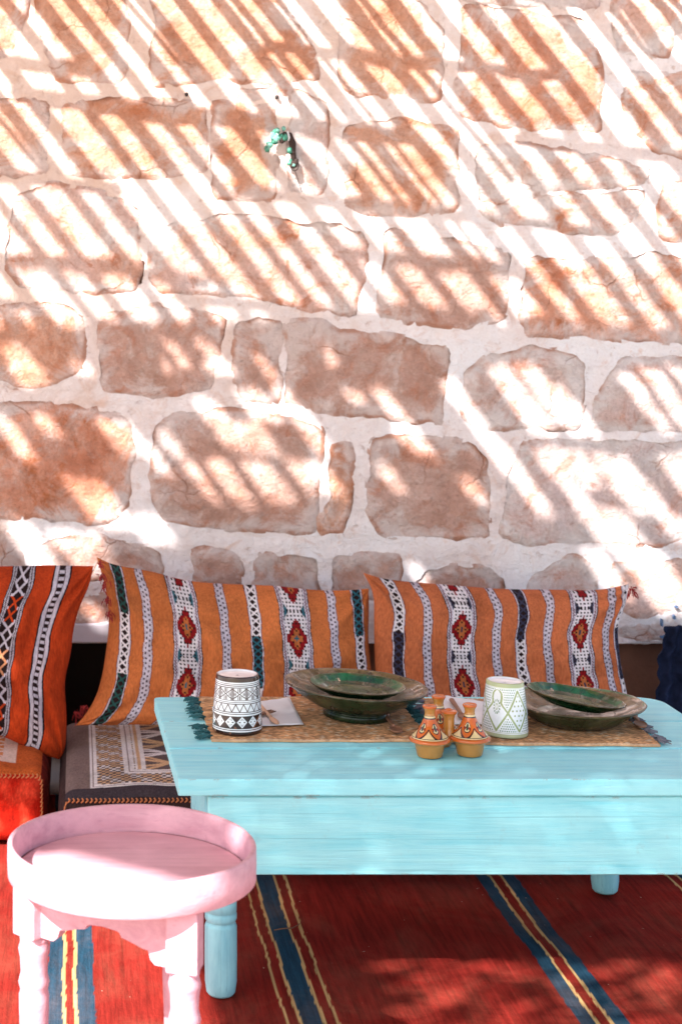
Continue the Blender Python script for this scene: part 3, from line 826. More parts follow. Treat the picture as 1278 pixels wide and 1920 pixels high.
def cushion(name, label, top, right, bottom, left, Yc, lean, thick, base, bands, W, Hh, seed, nu=430, nv=240, wr=1.3):
    """pillow drawn from its four edge curves (photo pixels on the plane Y = Yc), with real thickness"""
    def surf(nu, nv):
        t, b_ = smooth_curve(top, nu), smooth_curve(bottom, nu)
        l, r = smooth_curve(left, nv), smooth_curve(right, nv)
        u = np.linspace(0, 1, nu)[:, None, None]; v = np.linspace(0, 1, nv)[None, :, None]
        c00, c10, c01, c11 = t[0], t[-1], b_[0], b_[-1]
        Pp = (1 - v) * t[:, None] + v * b_[:, None] + (1 - u) * l[None] + u * r[None] - ((1 - u) * (1 - v) * c00 + u * (1 - v) * c10 + (1 - u) * v * c01 + u * v * c11)
        return Pp, u[..., 0] + 0 * v[..., 0], v[..., 0] + 0 * u[..., 0]
    Pp, U, Vv = surf(nu, nv)
    a, b_ = 2 * U - 1, 2 * Vv - 1
    prof = np.sqrt(np.clip((1 - np.abs(a) ** 3.0) * (1 - np.abs(b_) ** 2.6), 0, 1))
    nzg = np.array([[noise.fractal(Vector((i * 7.0, j * 4.0, seed)), 1, 2, 3) for j in np.linspace(0, 1, 40)] for i in np.linspace(0, 1, 70)])
    iu = np.linspace(0, 69, nu); iv = np.linspace(0, 39, nv)
    i0 = np.clip(iu.astype(int), 0, 68); j0 = np.clip(iv.astype(int), 0, 38)
    fu = (iu - i0)[:, None]; fv = (iv - j0)[None]
    NZ = nzg[i0][:, j0] * (1 - fu) * (1 - fv) + nzg[i0 + 1][:, j0] * fu * (1 - fv) + nzg[i0][:, j0 + 1] * (1 - fu) * fv + nzg[i0 + 1][:, j0 + 1] * fu * fv
    # radiating puckers near the corners
    puck = 0
    for cu, cv in ((0, 0), (1, 0), (0, 1), (1, 1)):
        rr = np.hypot((U - cu) * 1.9, Vv - cv); an = np.arctan2(Vv - cv, (U - cu) * 1.9)
        puck = puck + np.exp(-(rr / .34) ** 2) * np.sin(an * 11 + seed + cu * 2 + cv)
    fold = np.exp(-((Vv - .30 - .22 * np.sin(U * 5 + seed)) / .05) ** 2) * np.sin(U * 7 + seed * 2) + np.exp(-((Vv - .72 + .12 * np.sin(U * 8 + seed * 3)) / .04) ** 2) * np.cos(U * 9 + seed)
    depth = thick * prof + wr * (.014 * NZ * prof + .004 * fold * prof + .0085 * puck * np.clip(prof * 1.6, 0, 1))
    Yb = Yc + lean * (b_ * -.5)
    Xp = wx(Pp[..., 0], Yc); Zp = wz(Pp[..., 1], Yc)
    Vf = np.stack([Xp, Yb - depth, Zp], -1).reshape(-1, 3)
    # pattern in pixel-like cloth units
    cu_, cv_ = U * W, Vv * Hh
    cu_ = cu_ + 1.6 * np.sin(Vv * 9 + seed + U * 3) + 2.2 * NZ + 0.9 * np.sin(Vv * 31 + U * 40)
    col = np.empty((nu, nv, 3)); col[:] = base
    col *= (1 + .10 * np.sin(Vv * 3 + U * 5 + seed) + .16 * NZ)[..., None]
    fl = rng.random((nu, nv)); col *= (0.93 + .14 * fl)[..., None]
    every = np.ones((nu, nv), bool)
    for kind, c, half, extra in bands:
        A = cu_ - c
        if kind == 'w': band_wide(col, A, cv_ + extra[0], every, half, extra[1])
        elif kind == 'd': band_dots(col, A, cv_, every, half)
        elif kind == 'a': band_alt(col, A, cv_, every, half, extra[1], extra[0])
        elif kind == 'x': band_x(col, A, cv_, every, half)
        elif kind == 'l': band_ladder(col, A, cv_, every, half)
    Fc = [tuple(f) for f in grid_faces(nu, nv)]
    n0 = nu * nv
    nb_u, nb_v = 70, 40
    Pb, Ub, Vb = surf(nb_u, nb_v)
    pb = np.sqrt(np.clip((1 - np.abs(2 * Ub - 1) ** 3) * (1 - np.abs(2 * Vb - 1) ** 2.6), 0, 1))
    Vbk = np.stack([wx(Pb[..., 0], Yc), Yc - lean * (Vb - .5) + thick * .6 * pb, wz(Pb[..., 1], Yc)], -1).reshape(-1, 3)
    Fb = [tuple(q + n0 for q in f[::-1]) for f in grid_faces(nb_u, nb_v)]
    colb = np.tile(np.array(base), (len(Vbk), 1))
    cen = Vf.mean(0)
    bx = (cen[0], Yc, Vf[:, 2].min())
    root = thing('kilim_cushion', bx, label, 'cushion')
    root['group'] = 'kilim cushions leaning on the wall'
    body = mesh('cover', np.concatenate([Vf, Vbk]), Fc + Fb, CLOTH, root, col=np.concatenate([col.reshape(-1, 3), colb]))
    return root

def tuft(cpx, Y, n, ln, c, spread, parent, name='corner_tassel', dirv=(0, 0, -1), r=.0012):
    parts = []
    c0 = np.array(cpx)
    for _ in range(n):
        d = np.array(dirv) + rng.normal(0, spread, 3); d /= np.linalg.norm(d)
        s = c0 + rng.normal(0, .004, 3)
        L = ln * rng.uniform(.6, 1.1)
        p = [s, s + d * L * .5 + np.array([0, 0, -.002]), s + d * L + np.array([0, 0, -.006])]
        parts.append(tube(p, [r, r * 1.1, r * .5], 5))
    V, Fc = join(parts)
    return mesh(name, V, Fc, c, parent)
RED_YARN = plain('dark red yarn', (.26, .015, .015), .95)

c1 = cushion('kilim_cushion', 'red orange kilim cushion at the far left, standing behind the orange floor pouf',
    [(-150,1085),(-60,1070),(30,1068),(100,1066),(150,1068),(176,1068)],
    [(176,1068),(168,1105),(150,1140),(138,1180),(133,1230),(120,1275),(126,1330),(124,1395),(112,1412)],
    [(-210,1350),(-120,1362),(-40,1352),(20,1372),(70,1400),(112,1412)],
    [(-150,1085),(-175,1180),(-190,1260),(-210,1350)],
    3.43, .10, .075, ORG2, [('x', 196, 22, None), ('l', 268, 15.5, None), ('x', 40, 22, None), ('l', 110, 15, None)], 325, 320, 1.3, wr=1.2)
c2 = cushion('kilim_cushion', 'orange striped kilim cushion in the middle, between the red orange one and the table end',
    [(182,1052),(215,1068),(285,1078),(350,1098),(430,1104),(520,1106),(600,1116),(660,1116),(700,1112)],
    [(700,1112),(698,1150),(692,1200),(694,1260),(698,1330),(690,1350)],
    [(142,1347),(200,1346),(280,1344),(400,1346),(550,1350),(690,1350)],
    [(182,1052),(200,1110),(206,1165),(200,1215),(192,1262),(180,1300),(160,1330),(142,1347)],
    3.46, .12, .07, ORG,
    [('a', 34, 11.5, (110, GREEN)), ('d', 78, 9, None), ('w', 153, 27, (18, TEAL)), ('d', 226, 9, None), ('a', 284, 11.5, (8, TEAL)), ('w', 360, 29, (10, TEAL)), ('d', 432, 9, None), ('a', 482, 11, (100, TEAL))],
    505, 262, 4.1)
c3 = cushion('kilim_cushion', 'orange striped kilim cushion with a folded top corner, rightmost against the wall',
    [(690,1082),(720,1092),(760,1098),(860,1106),(960,1114),(1060,1114),(1130,1116),(1168,1110),(1196,1104)],
    [(1196,1104),(1182,1142),(1163,1172),(1160,1205),(1158,1250),(1165,1300),(1160,1350)],
    [(704,1350),(800,1352),(920,1352),(1050,1352),(1160,1350)],
    [(690,1082),(708,1118),(704,1170),(700,1240),(702,1300),(704,1350)],
    3.45, .12, .07, lin(182, 100, 62),
    [('a', 40, 11.5, (0, NAVY)), ('d', 92, 8.5, None), ('w', 155, 27, (20, NAVY)), ('d', 221, 8.5, None), ('a', 268, 11, (95, NAVY)), ('d', 318, 8.5, None), ('w', 382, 26, (18, NAVY)), ('d', 436, 8.5, None), ('a', 463, 8, (10, NAVY))],
    470, 262, 8.7)
for px, py in ((186, 1056), (192, 1078), (197, 1098), (201, 1122), (205, 1150)):
    tuft(P(px, py, 3.44), 0, 12, .012, RED_YARN, .8, c2)
for px, py in ((146, 1338), (156, 1328)):
    tuft(P(px, py, 3.42), 0, 14, .016, RED_YARN, .8, c2)
tuft(P(1184, 1106, 3.44), 0, 16, .012, RED_YARN, .8, c3)

# ------------------------------------------------------------------ floor poufs
def pouf(name, label, x0, x1, y0, y1, z1, colfn, r=.028, n=(150, 90, 36)):
    root = thing(name, ((x0 + x1) / 2, (y0 + y1) / 2, 0), label, 'pouf')
    cx, cy, cz = (x0 + x1) / 2, (y0 + y1) / 2, z1 / 2
    hx, hy, hz = (x1 - x0) / 2, (y1 - y0) / 2, z1 / 2
    parts, cols = [], []
    V_all, F_all, n0 = [], [], 0
    for ax, sg in ((2, 1), (1, -1), (0, -1), (0, 1), (1, 1), (2, -1)):
        others = [k for k in range(3) if k != ax]
        na, nb_ = n[others[0]], n[others[1]]
        if (ax, sg) in ((1, 1), (2, -1)): na, nb_ = 12, 12
        A, B = np.meshgrid(np.linspace(-1, 1, na), np.linspace(-1, 1, nb_), indexing='ij')
        Q = np.zeros((na, nb_, 3)); hh = np.array([hx, hy, hz])
        Q[..., others[0]] = A * hh[others[0]]; Q[..., others[1]] = B * hh[others[1]]; Q[..., ax] = sg * hh[ax]
        inner = np.clip(Q, -(hh - r), hh - r)
        d = Q - inner; L = np.linalg.norm(d, axis=-1, keepdims=True) + 1e-9
        Q2 = inner + d / L * r
        V = Q2.reshape(-1, 3)
        # stuffed bulge and slumps
        bul = (1 - (V[:, 0] / hx) ** 4) * (1 - (V[:, 1] / hy) ** 4)
        V = V.copy()
        if True:
            V[:, 2] += np.where(V[:, 2] > 0, .016 * bul * (V[:, 2] / hz), 0)
            side = (1 - (V[:, 2] / hz) ** 2)
            V[:, 1] += np.sign(V[:, 1]) * .010 * side * (np.abs(V[:, 1]) / hy) ** 4
            V[:, 0] += np.sign(V[:, 0]) * .008 * side * (np.abs(V[:, 0]) / hx) ** 8
        nn = .005 * vnoise(V, 9, 2, x0 * 5 + 3) if len(V) > 200 else 0
        V[:, 2] += nn * (V[:, 2] > -hz * .5)
        V[:, 1] += nn * .6
        W_ = V + np.array([cx, cy, cz])
        f = grid_faces(na, nb_)
        flip = (sg > 0) == (ax == 1)
        F_all += [tuple(int(q) + n0 for q in (ff[::-1] if flip else ff)) for ff in f]
        n0 += len(V)
        V_all.append(W_)
        cols.append(colfn(W_[:, 0] - x0, W_[:, 1] - y0, W_[:, 2], ax, sg))
    body = mesh('cover', np.concatenate(V_all), F_all, CLOTH, root, col=np.concatenate(cols))
    return root
GREY = lin(118, 98, 92); DKBR = lin(56, 40, 38); TAN = lin(196, 156, 118); PALE = lin(214, 204, 200)
def col_dark(x, y, z, ax, sg):
    c = np.empty((len(x), 3)); c[:] = GREY
    c *= (.85 + .3 * rng.random((len(x), 1)))
    if ax != 2 or sg < 0:
        c[:] = DKBR; c *= (.75 + .5 * rng.random((len(x), 1)))
        return c
    put(c, y < .045, lin(62, 52, 56)); c[y < .045] *= (.8 + .4 * rng.random((int((y < .045).sum()), 1)))
    xm = (x - .055)
    xp = xm % .62; yp = y - .045
    onp = (xm > 0) & (yp > 0)
    fr = np.minimum(xp, yp)
    sq = .0075
    ck = (np.floor(xp / sq) + np.floor(yp / sq) * 1) % 2 == 0
    put(c, onp & (fr < .105) & ck, TAN); put(c, onp & (fr < .105) & ck & ((np.floor(xp / .02) + np.floor(yp / .02)) % 3 == 0), PALE)
    put(c, onp & (fr < .105) & ~ck, lin(92, 76, 74))
    put(c, onp & (fr < .014), PALE); put(c, onp & (np.abs(fr - .007) < .0012), GREY)
    put(c, onp & (np.abs(fr - .078) < .011), PALE); put(c, onp & (np.abs(fr - .078) < .0015), GREY)
    inn = onp & (fr > .09)
    xi = (xp - .09); yi = (yp - .09)
    put(c, inn, PALE)
    pan = inn & ((xi % .125) > .022)
    put(c, inn & ((xi % .125) > .006) & ((xi % .125) < .012), TAN)
    put(c, pan, lin(96, 80, 78))
    px_ = ((xi % .125) - .022) / .103 * 2 - 1
    py_ = ((yi / .075) % 1) * 2 - 1
    kk = np.floor(yi / .075) % 2
    for sl, tt in ((1, .16), (.45, .14)):
        for s2 in (-1, 1):
            ln = pan & (np.abs(py_ - s2 * sl * px_) < tt)
            put(c, ln & (kk == 0), TAN * 1.0); put(c, ln & (kk == 1), PALE)
    return c
x_d0 = wx(116, 3.05)
pd = pouf('floor_pouf', 'long brown grey patterned floor pouf with orange blanket stitching beside the table end', x_d0, 1.18, 3.05, 3.62, .145, col_dark, n=(520, 260, 40))
def col_orange(x, y, z, ax, sg):
    c = np.empty((len(x), 3)); n_ = (.8 + .4 * rng.random((len(x), 1)))
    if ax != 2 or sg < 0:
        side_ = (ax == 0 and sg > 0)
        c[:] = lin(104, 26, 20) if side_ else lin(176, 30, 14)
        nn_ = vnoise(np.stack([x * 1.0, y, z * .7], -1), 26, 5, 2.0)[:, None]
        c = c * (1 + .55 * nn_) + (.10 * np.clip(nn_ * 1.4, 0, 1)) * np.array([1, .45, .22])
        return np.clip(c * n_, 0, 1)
    c[:] = lin(186, 86, 38); c *= n_
    xr = .56 - x
    onp = (xr > .06) & (y > .05)
    fr = np.minimum(xr - .06, y - .05)
    put(c, onp & (fr < .016), lin(218, 184, 166))
    inn = onp & (fr > .016)
    put(c, inn, lin(208, 124, 74))
    a_ = (fr - .016)
    u_ = np.where(xr - .06 < y - .05, y, xr)
    zz = np.abs((u_ / .05) % 1 * 2 - 1) * .04
    put(c, inn & (np.abs((a_ % .055) - zz) < .008), lin(226, 196, 180))
    put(c, inn & ((a_ % .07) < .012), lin(218, 186, 170))
    return c
x_o1 = wx(84, 3.2)
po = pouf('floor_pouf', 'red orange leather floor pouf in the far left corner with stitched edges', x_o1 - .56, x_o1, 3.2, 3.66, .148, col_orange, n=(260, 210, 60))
YARN = plain('orange stitching yarn', (.50, .17, .06), .9)
def stitches(root, pts, step, mat_, up, name='stitching'):
    q = resample(pts, int(np.sum(np.linalg.norm(np.diff(np.array(pts), axis=0), axis=1)) / step))
    parts = []
    for i, p in enumerate(q[:-1]):
        d = q[i + 1] - p; d /= np.linalg.norm(d)
        e = p + d * step * .55
        for s in (-1, 1):
            a = p + np.array(up) * .0045 * s + np.array([0, -.003, .0015])
            mid = p + d * step * .5 + np.array([0, -.004, .002])
            parts.append(tube([a, mid], [.0013, .0019], 5))
    V, Fc = join(parts)
    return mesh(name, V, Fc, mat_, root, kind='stuff')
stitches(pd, [(x_d0 + .004, 3.0465, .05), (x_d0 + .006, 3.0465, .125), (x_d0 + .012, 3.0475, .134), (x_d0 + .4, 3.0465, .136), (1.15, 3.0465, .136)], .0085, YARN, (.2, 0, 1))
stitches(po, [(x_o1 - .50, 3.195, .139), (x_o1 - .012, 3.195, .139), (x_o1 - .006, 3.195, .125), (x_o1 - .006, 3.193, .02)], .0088, YARN, (.5, 0, 1))

# navy cloth at the far right end of the seat
m = NT('navy cloth'); v = m.coord()
nc = m.ramp(m.noise(22, 6, .65, v), [(.35, (.008, .012, .03)), (.6, (.018, .028, .07)), (.78, (.07, .10, .19))])
NAVYM = m.out(nc, .9, m.bump(m.noise(120, 3, .6, v), .4, .003), Specular_IOR_Level=.1)
nu, nv = 140, 60
U, Vv = np.meshgrid(np.linspace(0, 1, nu), np.linspace(0, 1, nv), indexing='ij')
Yd = 3.58 + .025 * np.sin(U * 36 + 2 * Vv) * (.3 + .7 * Vv) + .012 * np.sin(U * 81 + Vv * 4)
Xd = wx(1268, 3.5) + U * .42 - .022 * Vv + .004 * np.sin(Vv * 23) * (1 - U) + .003 * np.sin(Vv * 61) * (1 - U)
Zd = .355 + .012 * np.sin(U * 19) * (1 - Vv) - Vv * .365 - .03 * U * (1 - Vv)
Vn = np.stack([Xd, Yd, Zd], -1).reshape(-1, 3)
Vn2 = Vn + np.array([.004, .012, 0])
fA = [tuple(f) for f in grid_faces(nu, nv)]
N0 = len(Vn)
rimc = [i * nv for i in range(nu)] + [(nu - 1) * nv + j for j in range(1, nv)] + [i * nv + nv - 1 for i in range(nu - 2, -1, -1)] + [j for j in range(nv - 2, 0, -1)]
o = mesh('draped_cloth', np.concatenate([Vn, Vn2]), fA + [tuple(q + N0 for q in f[::-1]) for f in fA] + [(rimc[k], rimc[k] + N0, rimc[(k + 1) % len(rimc)] + N0, rimc[(k + 1) % len(rimc)]) for k in range(len(rimc))], NAVYM, base=(wx(1262, 3.5) + .2, 3.52, 0))
tag(o, 'dark navy cloth hanging at the right edge beside the brown clay base', 'cloth')

# ------------------------------------------------------------------ turquoise table
TH = .35
TX0, TX1 = wx(287, 2.98) + .006, 1.095 * 2.98 / 2.757 * 0 + wx(1216, 2.98) + .012
TY0 = F * (H - TH) / (1461 - Y0); TY1 = F * (H - TH) / (1306 - Y0)
table = thing('low_table', ((TX0 + TX1) / 2, (TY0 + TY1) / 2, 0), 'low turquoise painted wooden table with turned legs, set with dishes', 'table')
JY = [TY0, F * (H - TH) / (1403 - Y0), F * (H - TH) / (1352 - Y0), TY1]
def plank(x0, x1, y0, y1, z0, z1, rc=(0, 0), name='plank', seed=0):
    """board with softened edges; rc = rounding of its far left and far right corners"""
    n = 36
    out = []
    x0b = x0 - (y1 - y0) * .022
    for k in range(n + 1): out.append((x0 + (x1 - x0) * k / n, y0 + .0012 * noise.noise(Vector((k * .6, seed, 1)))))
    def arc(cx, cy, r, a0, a1):
        return [(cx + r * math.cos(a0 + (a1 - a0) * i / 8), cy + r * math.sin(a0 + (a1 - a0) * i / 8)) for i in range(9)]
    if rc[1]: out += arc(x1 - rc[1], y1 - rc[1], rc[1], 0, math.pi / 2)
    else: out += [(x1, y1)]
    if rc[0]: out += arc(x0b + rc[0], y1 - rc[0], rc[0], math.pi / 2, math.pi)
    else: out += [(x0b, y1)]
    bm = bmesh.new()
    f = bm.faces.new([bm.verts.new((a, b_, z0)) for a, b_ in out])
    r = bmesh.ops.extrude_face_region(bm, geom=[f])
    for g_ in r['geom']:
        if isinstance(g_, bmesh.types.BMVert): g_.co.z = z1 + .0006 * noise.noise(Vector((g_.co.x * 9, seed, 2)))
    bmesh.ops.recalc_face_normals(bm, faces=bm.faces)
    ed = [e for e in bm.edges if e.is_manifold and e.calc_face_angle(0) > .6]
    bmesh.ops.bevel(bm, geom=ed, offset=.0028, segments=2, affect='EDGES', profile=.6)
    bm.verts.index_update()
    V = [tuple(v_.co) for v_ in bm.verts]; Fc = [tuple(v_.index for v_ in q.verts) for q in bm.faces]
    bm.free()
    return mesh(name, V, Fc, TURQ, table, smooth=False)
plank(TX0 + .0065, TX1 + .006, JY[0], JY[1] - .0028, TH - .026, TH, seed=1)
plank(TX0 + .0035, TX1 - .001, JY[1] + .0026, JY[2] - .0018, TH - .026, TH, seed=2)
plank(TX0 - .0005, TX1, JY[2] + .0018, JY[3], TH - .026, TH - .0005, rc=(.012, .05), seed=3)
AX0 = wx(390, TY0 + .012); AX1 = TX1 - .035
az0 = wz(1641, TY0 + .012)
V, Fc = box(AX0, AX1, TY0 + .012, TY0 + .032, az0, TH - .0300, .002, 1); mesh('apron', V, Fc, TURQ, table, smooth=False)
V, Fc = box(AX0 + .02, AX1 - .02, TY1 - .04, TY1 - .02, az0 + .01, TH - .027, .002, 1); mesh('apron', V, Fc, TURQ, table, smooth=False)
V, Fc = box(AX0 + .003, AX0 + .021, TY0 + .033, TY1 - .042, az0 + .006, TH - .027, .002, 1); mesh('apron', V, Fc, TURQ, table, smooth=False)
V, Fc = box(AX1 - .021, AX1 - .003, TY0 + .033, TY1 - .042, az0 + .006, TH - .027, .002, 1); mesh('apron', V, Fc, TURQ, table, smooth=False)
LY0, LY1 = floor_y(1864), floor_y(1672)
LX0, LX1 = wx(414, LY0), wx(1133, LY1)
legp = [(.0, .0), (.019, .0), (.0225, .004), (.0248, .02), (.0252, .06), (.0250, .100), (.0236, .104), (.0205, .1065), (.0236, .109), (.0248, .112), (.0248, .119), (.0222, .121), (.0246, .123), (.0248, .135), (.0238, .1375), (.0205, .140), (.0240, .1425), (.0250, .146), (.0250, .30), (.0, .30)]
legp = [(r_, .001 + z_ * 1.06) for r_, z_ in legp]
for lx, ly in ((LX0, LY0), (LX1 + .004, LY0), (LX0 + .01, LY1), (LX1, LY1)):
    V, Fc, _, _ = lathe(legp, (lx, ly, 0), 36)
    mesh('leg', V, Fc, TURQ_V, table)

# ------------------------------------------------------------------ woven placemats
m = NT('woven straw')
a = m.n('Attribute', attribute_name='Col').outputs['Color']
STRAW = m.out(m.mix(1.0, a, m.ramp(m.noise(70, 5, .7, m.coord()), [(.3, .7), (.7, 1.25)]), 'MULTIPLY'), .8, None, Specular_IOR_Level=.2)
YT = plain('teal wool', (.020, .10, .11), .95, .4, 90)
YG = plain('grey wool', (.17, .16, .19), .95, .4, 90)
def tassel(root, base, d, mat_, ln=.022):
    d = np.array(d, float); d /= np.linalg.norm(d)
    base = np.array(base)
    parts = [ellipsoid(base + d * .002, (.0036, .0036, .003))]
    for _ in range(30):
        e = d + np.array([rng.normal(0, .22), rng.normal(0, .30), rng.normal(0, .10)])
        L = ln * rng.uniform(.75, 1.05)
        q = [base + rng.normal(0, .0012, 3), base + e * L * .55 + np.array([0, 0, .004 * rng.random()]), base + e * L]
        q[1][2] = max(q[1][2], TH + .0025 + .004 * rng.random()); q[2][2] = max(TH + .0015 + .003 * rng.random(), min(q[2][2], TH + .009))
        parts.append(tube(q, [.0013, .0019, .0008], 5))
    V, Fc = join(parts)
    return mesh('tassel', V, Fc, mat_, root)
def placemat(label, x0, x1, y0, y1, rot, lt, rt, seed):
    root = thing('placemat', ((x0 + x1) / 2, (y0 + y1) / 2, TH), label, 'placemat', 'straw placemats on the table')
    cx, cy = (x0 + x1) / 2, (y0 + y1) / 2
    st = .0016
    nu, nv = int((x1 - x0) / st), int((y1 - y0) / st)
    U, Vv = np.meshgrid(np.linspace(x0, x1, nu), np.linspace(y0, y1, nv), indexing='ij')
    rowh = .0048; colw = .0085
    row = np.floor((Vv - y0) / rowh); colx = np.floor((U - x0) / colw + .5 * (row % 2))
    hz = np.abs(np.sin((Vv - y0) / rowh * np.pi)) * .7 + .6 * np.abs(np.sin(((U - x0) / colw + .5 * (row % 2)) * np.pi))
    wob = .0018 * np.sin(U * 60 + seed) * ((Vv - cy) / (y1 - y0) * 2) ** 8
    Z = TH + .0022 + .0018 * hz + .0010 * (np.sin(U * 23 + seed) * np.sin(Vv * 31) + 1)
    hsh = np.modf(np.abs(np.sin(row * 12.9898 + colx * 78.233 + seed) * 43758.5453))[0]
    base = np.array([.60, .32, .15])
    col = base * (.55 + .75 * hsh[..., None]) * (.55 + .45 * np.clip(hz, 0, 1.2))[..., None]
    pale = hsh > .93
    col[pale] = np.array([.62, .46, .30])
    edge = np.minimum(Vv - y0, y1 - Vv) < .004
    col[edge] = np.array([.58, .36, .22]) * (.8 + .4 * hsh[edge][:, None])
    c_, s_ = math.cos(rot), math.sin(rot)
    Yv = Vv + wob
    Xr = cx + (U - cx) * c_ - (Yv - cy) * s_; Yr = cy + (U - cx) * s_ + (Yv - cy) * c_
    V = np.stack([Xr, Yr, Z], -1).reshape(-1, 3)
    Fc = [tuple(f) for f in grid_faces(nu, nv)]
    n0 = len(V)
    ri = [i * nv for i in range(nu)] + [(nu - 1) * nv + j for j in range(1, nv)] + [i * nv + nv - 1 for i in range(nu - 2, -1, -1)] + [j for j in range(nv - 2, 0, -1)]
    Vr = V[ri].copy(); Vr[:, 2] = TH + .0008
    Fs = [(ri[k], n0 + k, n0 + (k + 1) % len(ri), ri[(k + 1) % len(ri)]) for k in range(len(ri))]
    mesh('woven_panel', np.concatenate([V, Vr]), Fc + Fs, STRAW, root, col=np.concatenate([col.reshape(-1, 3), np.tile(base, (len(Vr), 1))]))
    for side, mt in ((-1, lt), (1, rt)):
        n = 9
        for k in range(n):
            yy = y0 + (y1 - y0) * (k + .5 + rng.uniform(-.25, .25)) / n
            if side == -1 and mt is YT and k in (3, ): continue
            xx_ = x0 if side < 0 else x1
            bx = cx + (xx_ - cx) * c_ - (yy - cy) * s_; by = cy + (xx_ - cx) * s_ + (yy - cy) * c_
            tassel(root, (bx, by, TH + .004), (side * (1 if True else 0), rng.uniform(-.5, .3), 0), mt, .022 if side < 0 else .019)
    return root
def ty(py): return F * (H - TH - .003) / (py - Y0)
MY0, MY1 = ty(1389), ty(1308)
placemat('woven straw placemat with teal tassels under the brown patterned cup', wx(397, MY0), wx(772, ty(1345)), MY0, MY1, 0.0, YT, YT, 1.0)
MR0 = wx(1262, ty(1395))
placemat('woven straw placemat with grey tassels under the white green cup', wx(815, ty(1345)), MR0 - .02, ty(1396), ty(1312), -.03, YG, YG, 5.0)

# ------------------------------------------------------------------ cups
ZM = TH + .0062        # top of a placemat
def cup(label, cpx, cpy, rb, rt, hh, fn, rim_col, top_col, tilt=(0, 0)):
    Yc = F * (H - ZM) / (cpy - Y0); Xc = wx(cpx, Yc)
    k = Yc / F
    rb, rt, hh = rb * k, rt * k, hh * k
    root = thing('cup', (Xc, Yc, ZM), label, 'cup')
    prof = [(rb - .004, .0), (rb - .001, .0006), (rb, .003)] + [(rb + (rt - rb) * t ** 1.0 + .0012 * math.sin(t * math.pi), .003 + (hh - .005) * t) for t in np.linspace(.02, 1, 30)] + [(rt - .0006, hh - .0006), (rt - .002, hh)]
    V, Fc, T, K = lathe(prof, (Xc, Yc, ZM), 420, 230, tilt)
    zz = (V[:, 2] - ZM - tilt[0] * (V[:, 0] - Xc) - tilt[1] * (V[:, 1] - Yc)) / hh
    col = fn(np.where(T > np.pi, T - 2 * np.pi, T), 1 - zz)
    mesh('cup_body', V, Fc, GLAZE, root, col=col)
    # closed foot of the upturned cup, slightly dished, with the glaze pinhole
    pr = [(rt - .002, hh), (rt - .0045, hh - .0005), (rt - .006, hh - .0022), (rt * .5, hh - .0030), (.0022, hh - .0032), (.0016, hh - .0045), (.0, hh - .005)]
    V, Fc, T, K = lathe(pr, (Xc, Yc, ZM), 72, 40, tilt)
    R = np.hypot(V[:, 0] - Xc, V[:, 1] - Yc)
    c = np.tile(np.array(top_col), (len(V), 1)); c[R < .0021] = rim_col; c[R > rt - .0028] = rim_col
    mesh('cup_foot', V, Fc, GLAZE, root, col=c)
    return root
WG = np.array([.87, .88, .89]); BR = np.array([.040, .016, .012])
def brown_fn(T, v):
    c = np.empty((len(T), 3)); c[:] = WG
    y = 205 + v * 510
    def ln(a, b_, colr): put(c, (y >= a) & (y < b_), colr)
    ln(0, 248, BR)
    for a, b_ in ((261, 266), (275, 281), (291, 297), (402, 407), (418, 423), (432, 438), (504, 510), (520, 527)): ln(a, b_, BR)
    n = 10; p = (T / (2 * np.pi) * n + .5) % 1 - .5
    q = (y - 349.5) / 52.0
    A = (y > 297) & (y < 402)
    pp = p * 2
    star = (np.abs(pp * .86 - q) < .09) | (np.abs(pp * .86 + q) < .09) | (np.abs(pp) > .95) | ((np.abs(np.abs(pp) - .84) < .035) & (np.abs(q) < 1.1))
    tick = ((np.abs(np.abs(q) - .62) < .32) & ((np.abs(pp) < .05) | (np.abs(np.abs(pp) - .2) < .04))) | ((np.abs(np.abs(pp) - .62) < .18) & ((np.abs(q) < .05) | (np.abs(np.abs(q) - .2) < .045)))
    put(c, A & (star | tick), BR * 1.5)
    n = 19; p = np.abs((T / (2 * np.pi) * n) % 1 * 2 - 1); q = (y - 438) / 66
    B = (y > 438) & (y < 504)
    put(c, B & (np.abs(p - q) < .13), BR * 1.5)
    p2 = (T / (2 * np.pi) * n * 2) % 1 - .5
    put(c, B & (np.abs(p2 * .5) < .05) & (np.abs(q - .5) < .07), BR * 1.5)
    ln(540, 647, BR)
    n = 13; pr = (T / (2 * np.pi) * n + .3) % 1 - .5; p = np.abs(pr); q = np.abs(y - 594) / 52
    D = p / .46 + q
    put(c, (D < .98) & (y > 540) & (y < 647), WG)
    put(c, (D < .98) & (((np.abs(p - .0) < .02) & (q > .35) & (q < .7)) | ((q < .08) & (p > .12) & (p < .28)) | ((np.abs(p - .1) < .02) & (q > .28) & (q < .5))), BR * 2)
    ln(647, 652, BR); ln(661, 668, BR); ln(679, 900, BR * .8)
    worn = (vnoise(np.stack([np.cos(T) * .04, np.sin(T) * .04, v * .1], -1), 60, 3, 1) > .45) & (v > .5)
    c[worn & (c[:, 0] < .2)] = np.array([.20, .075, .035])
    return c
cup('brown and white banded cup upside down on the left mat', 445, 1369, 46.5, 39.5, 107, brown_fn, BR, WG)
OL = np.array([.34, .40, .17]); DOT = np.array([.16, .26, .13])
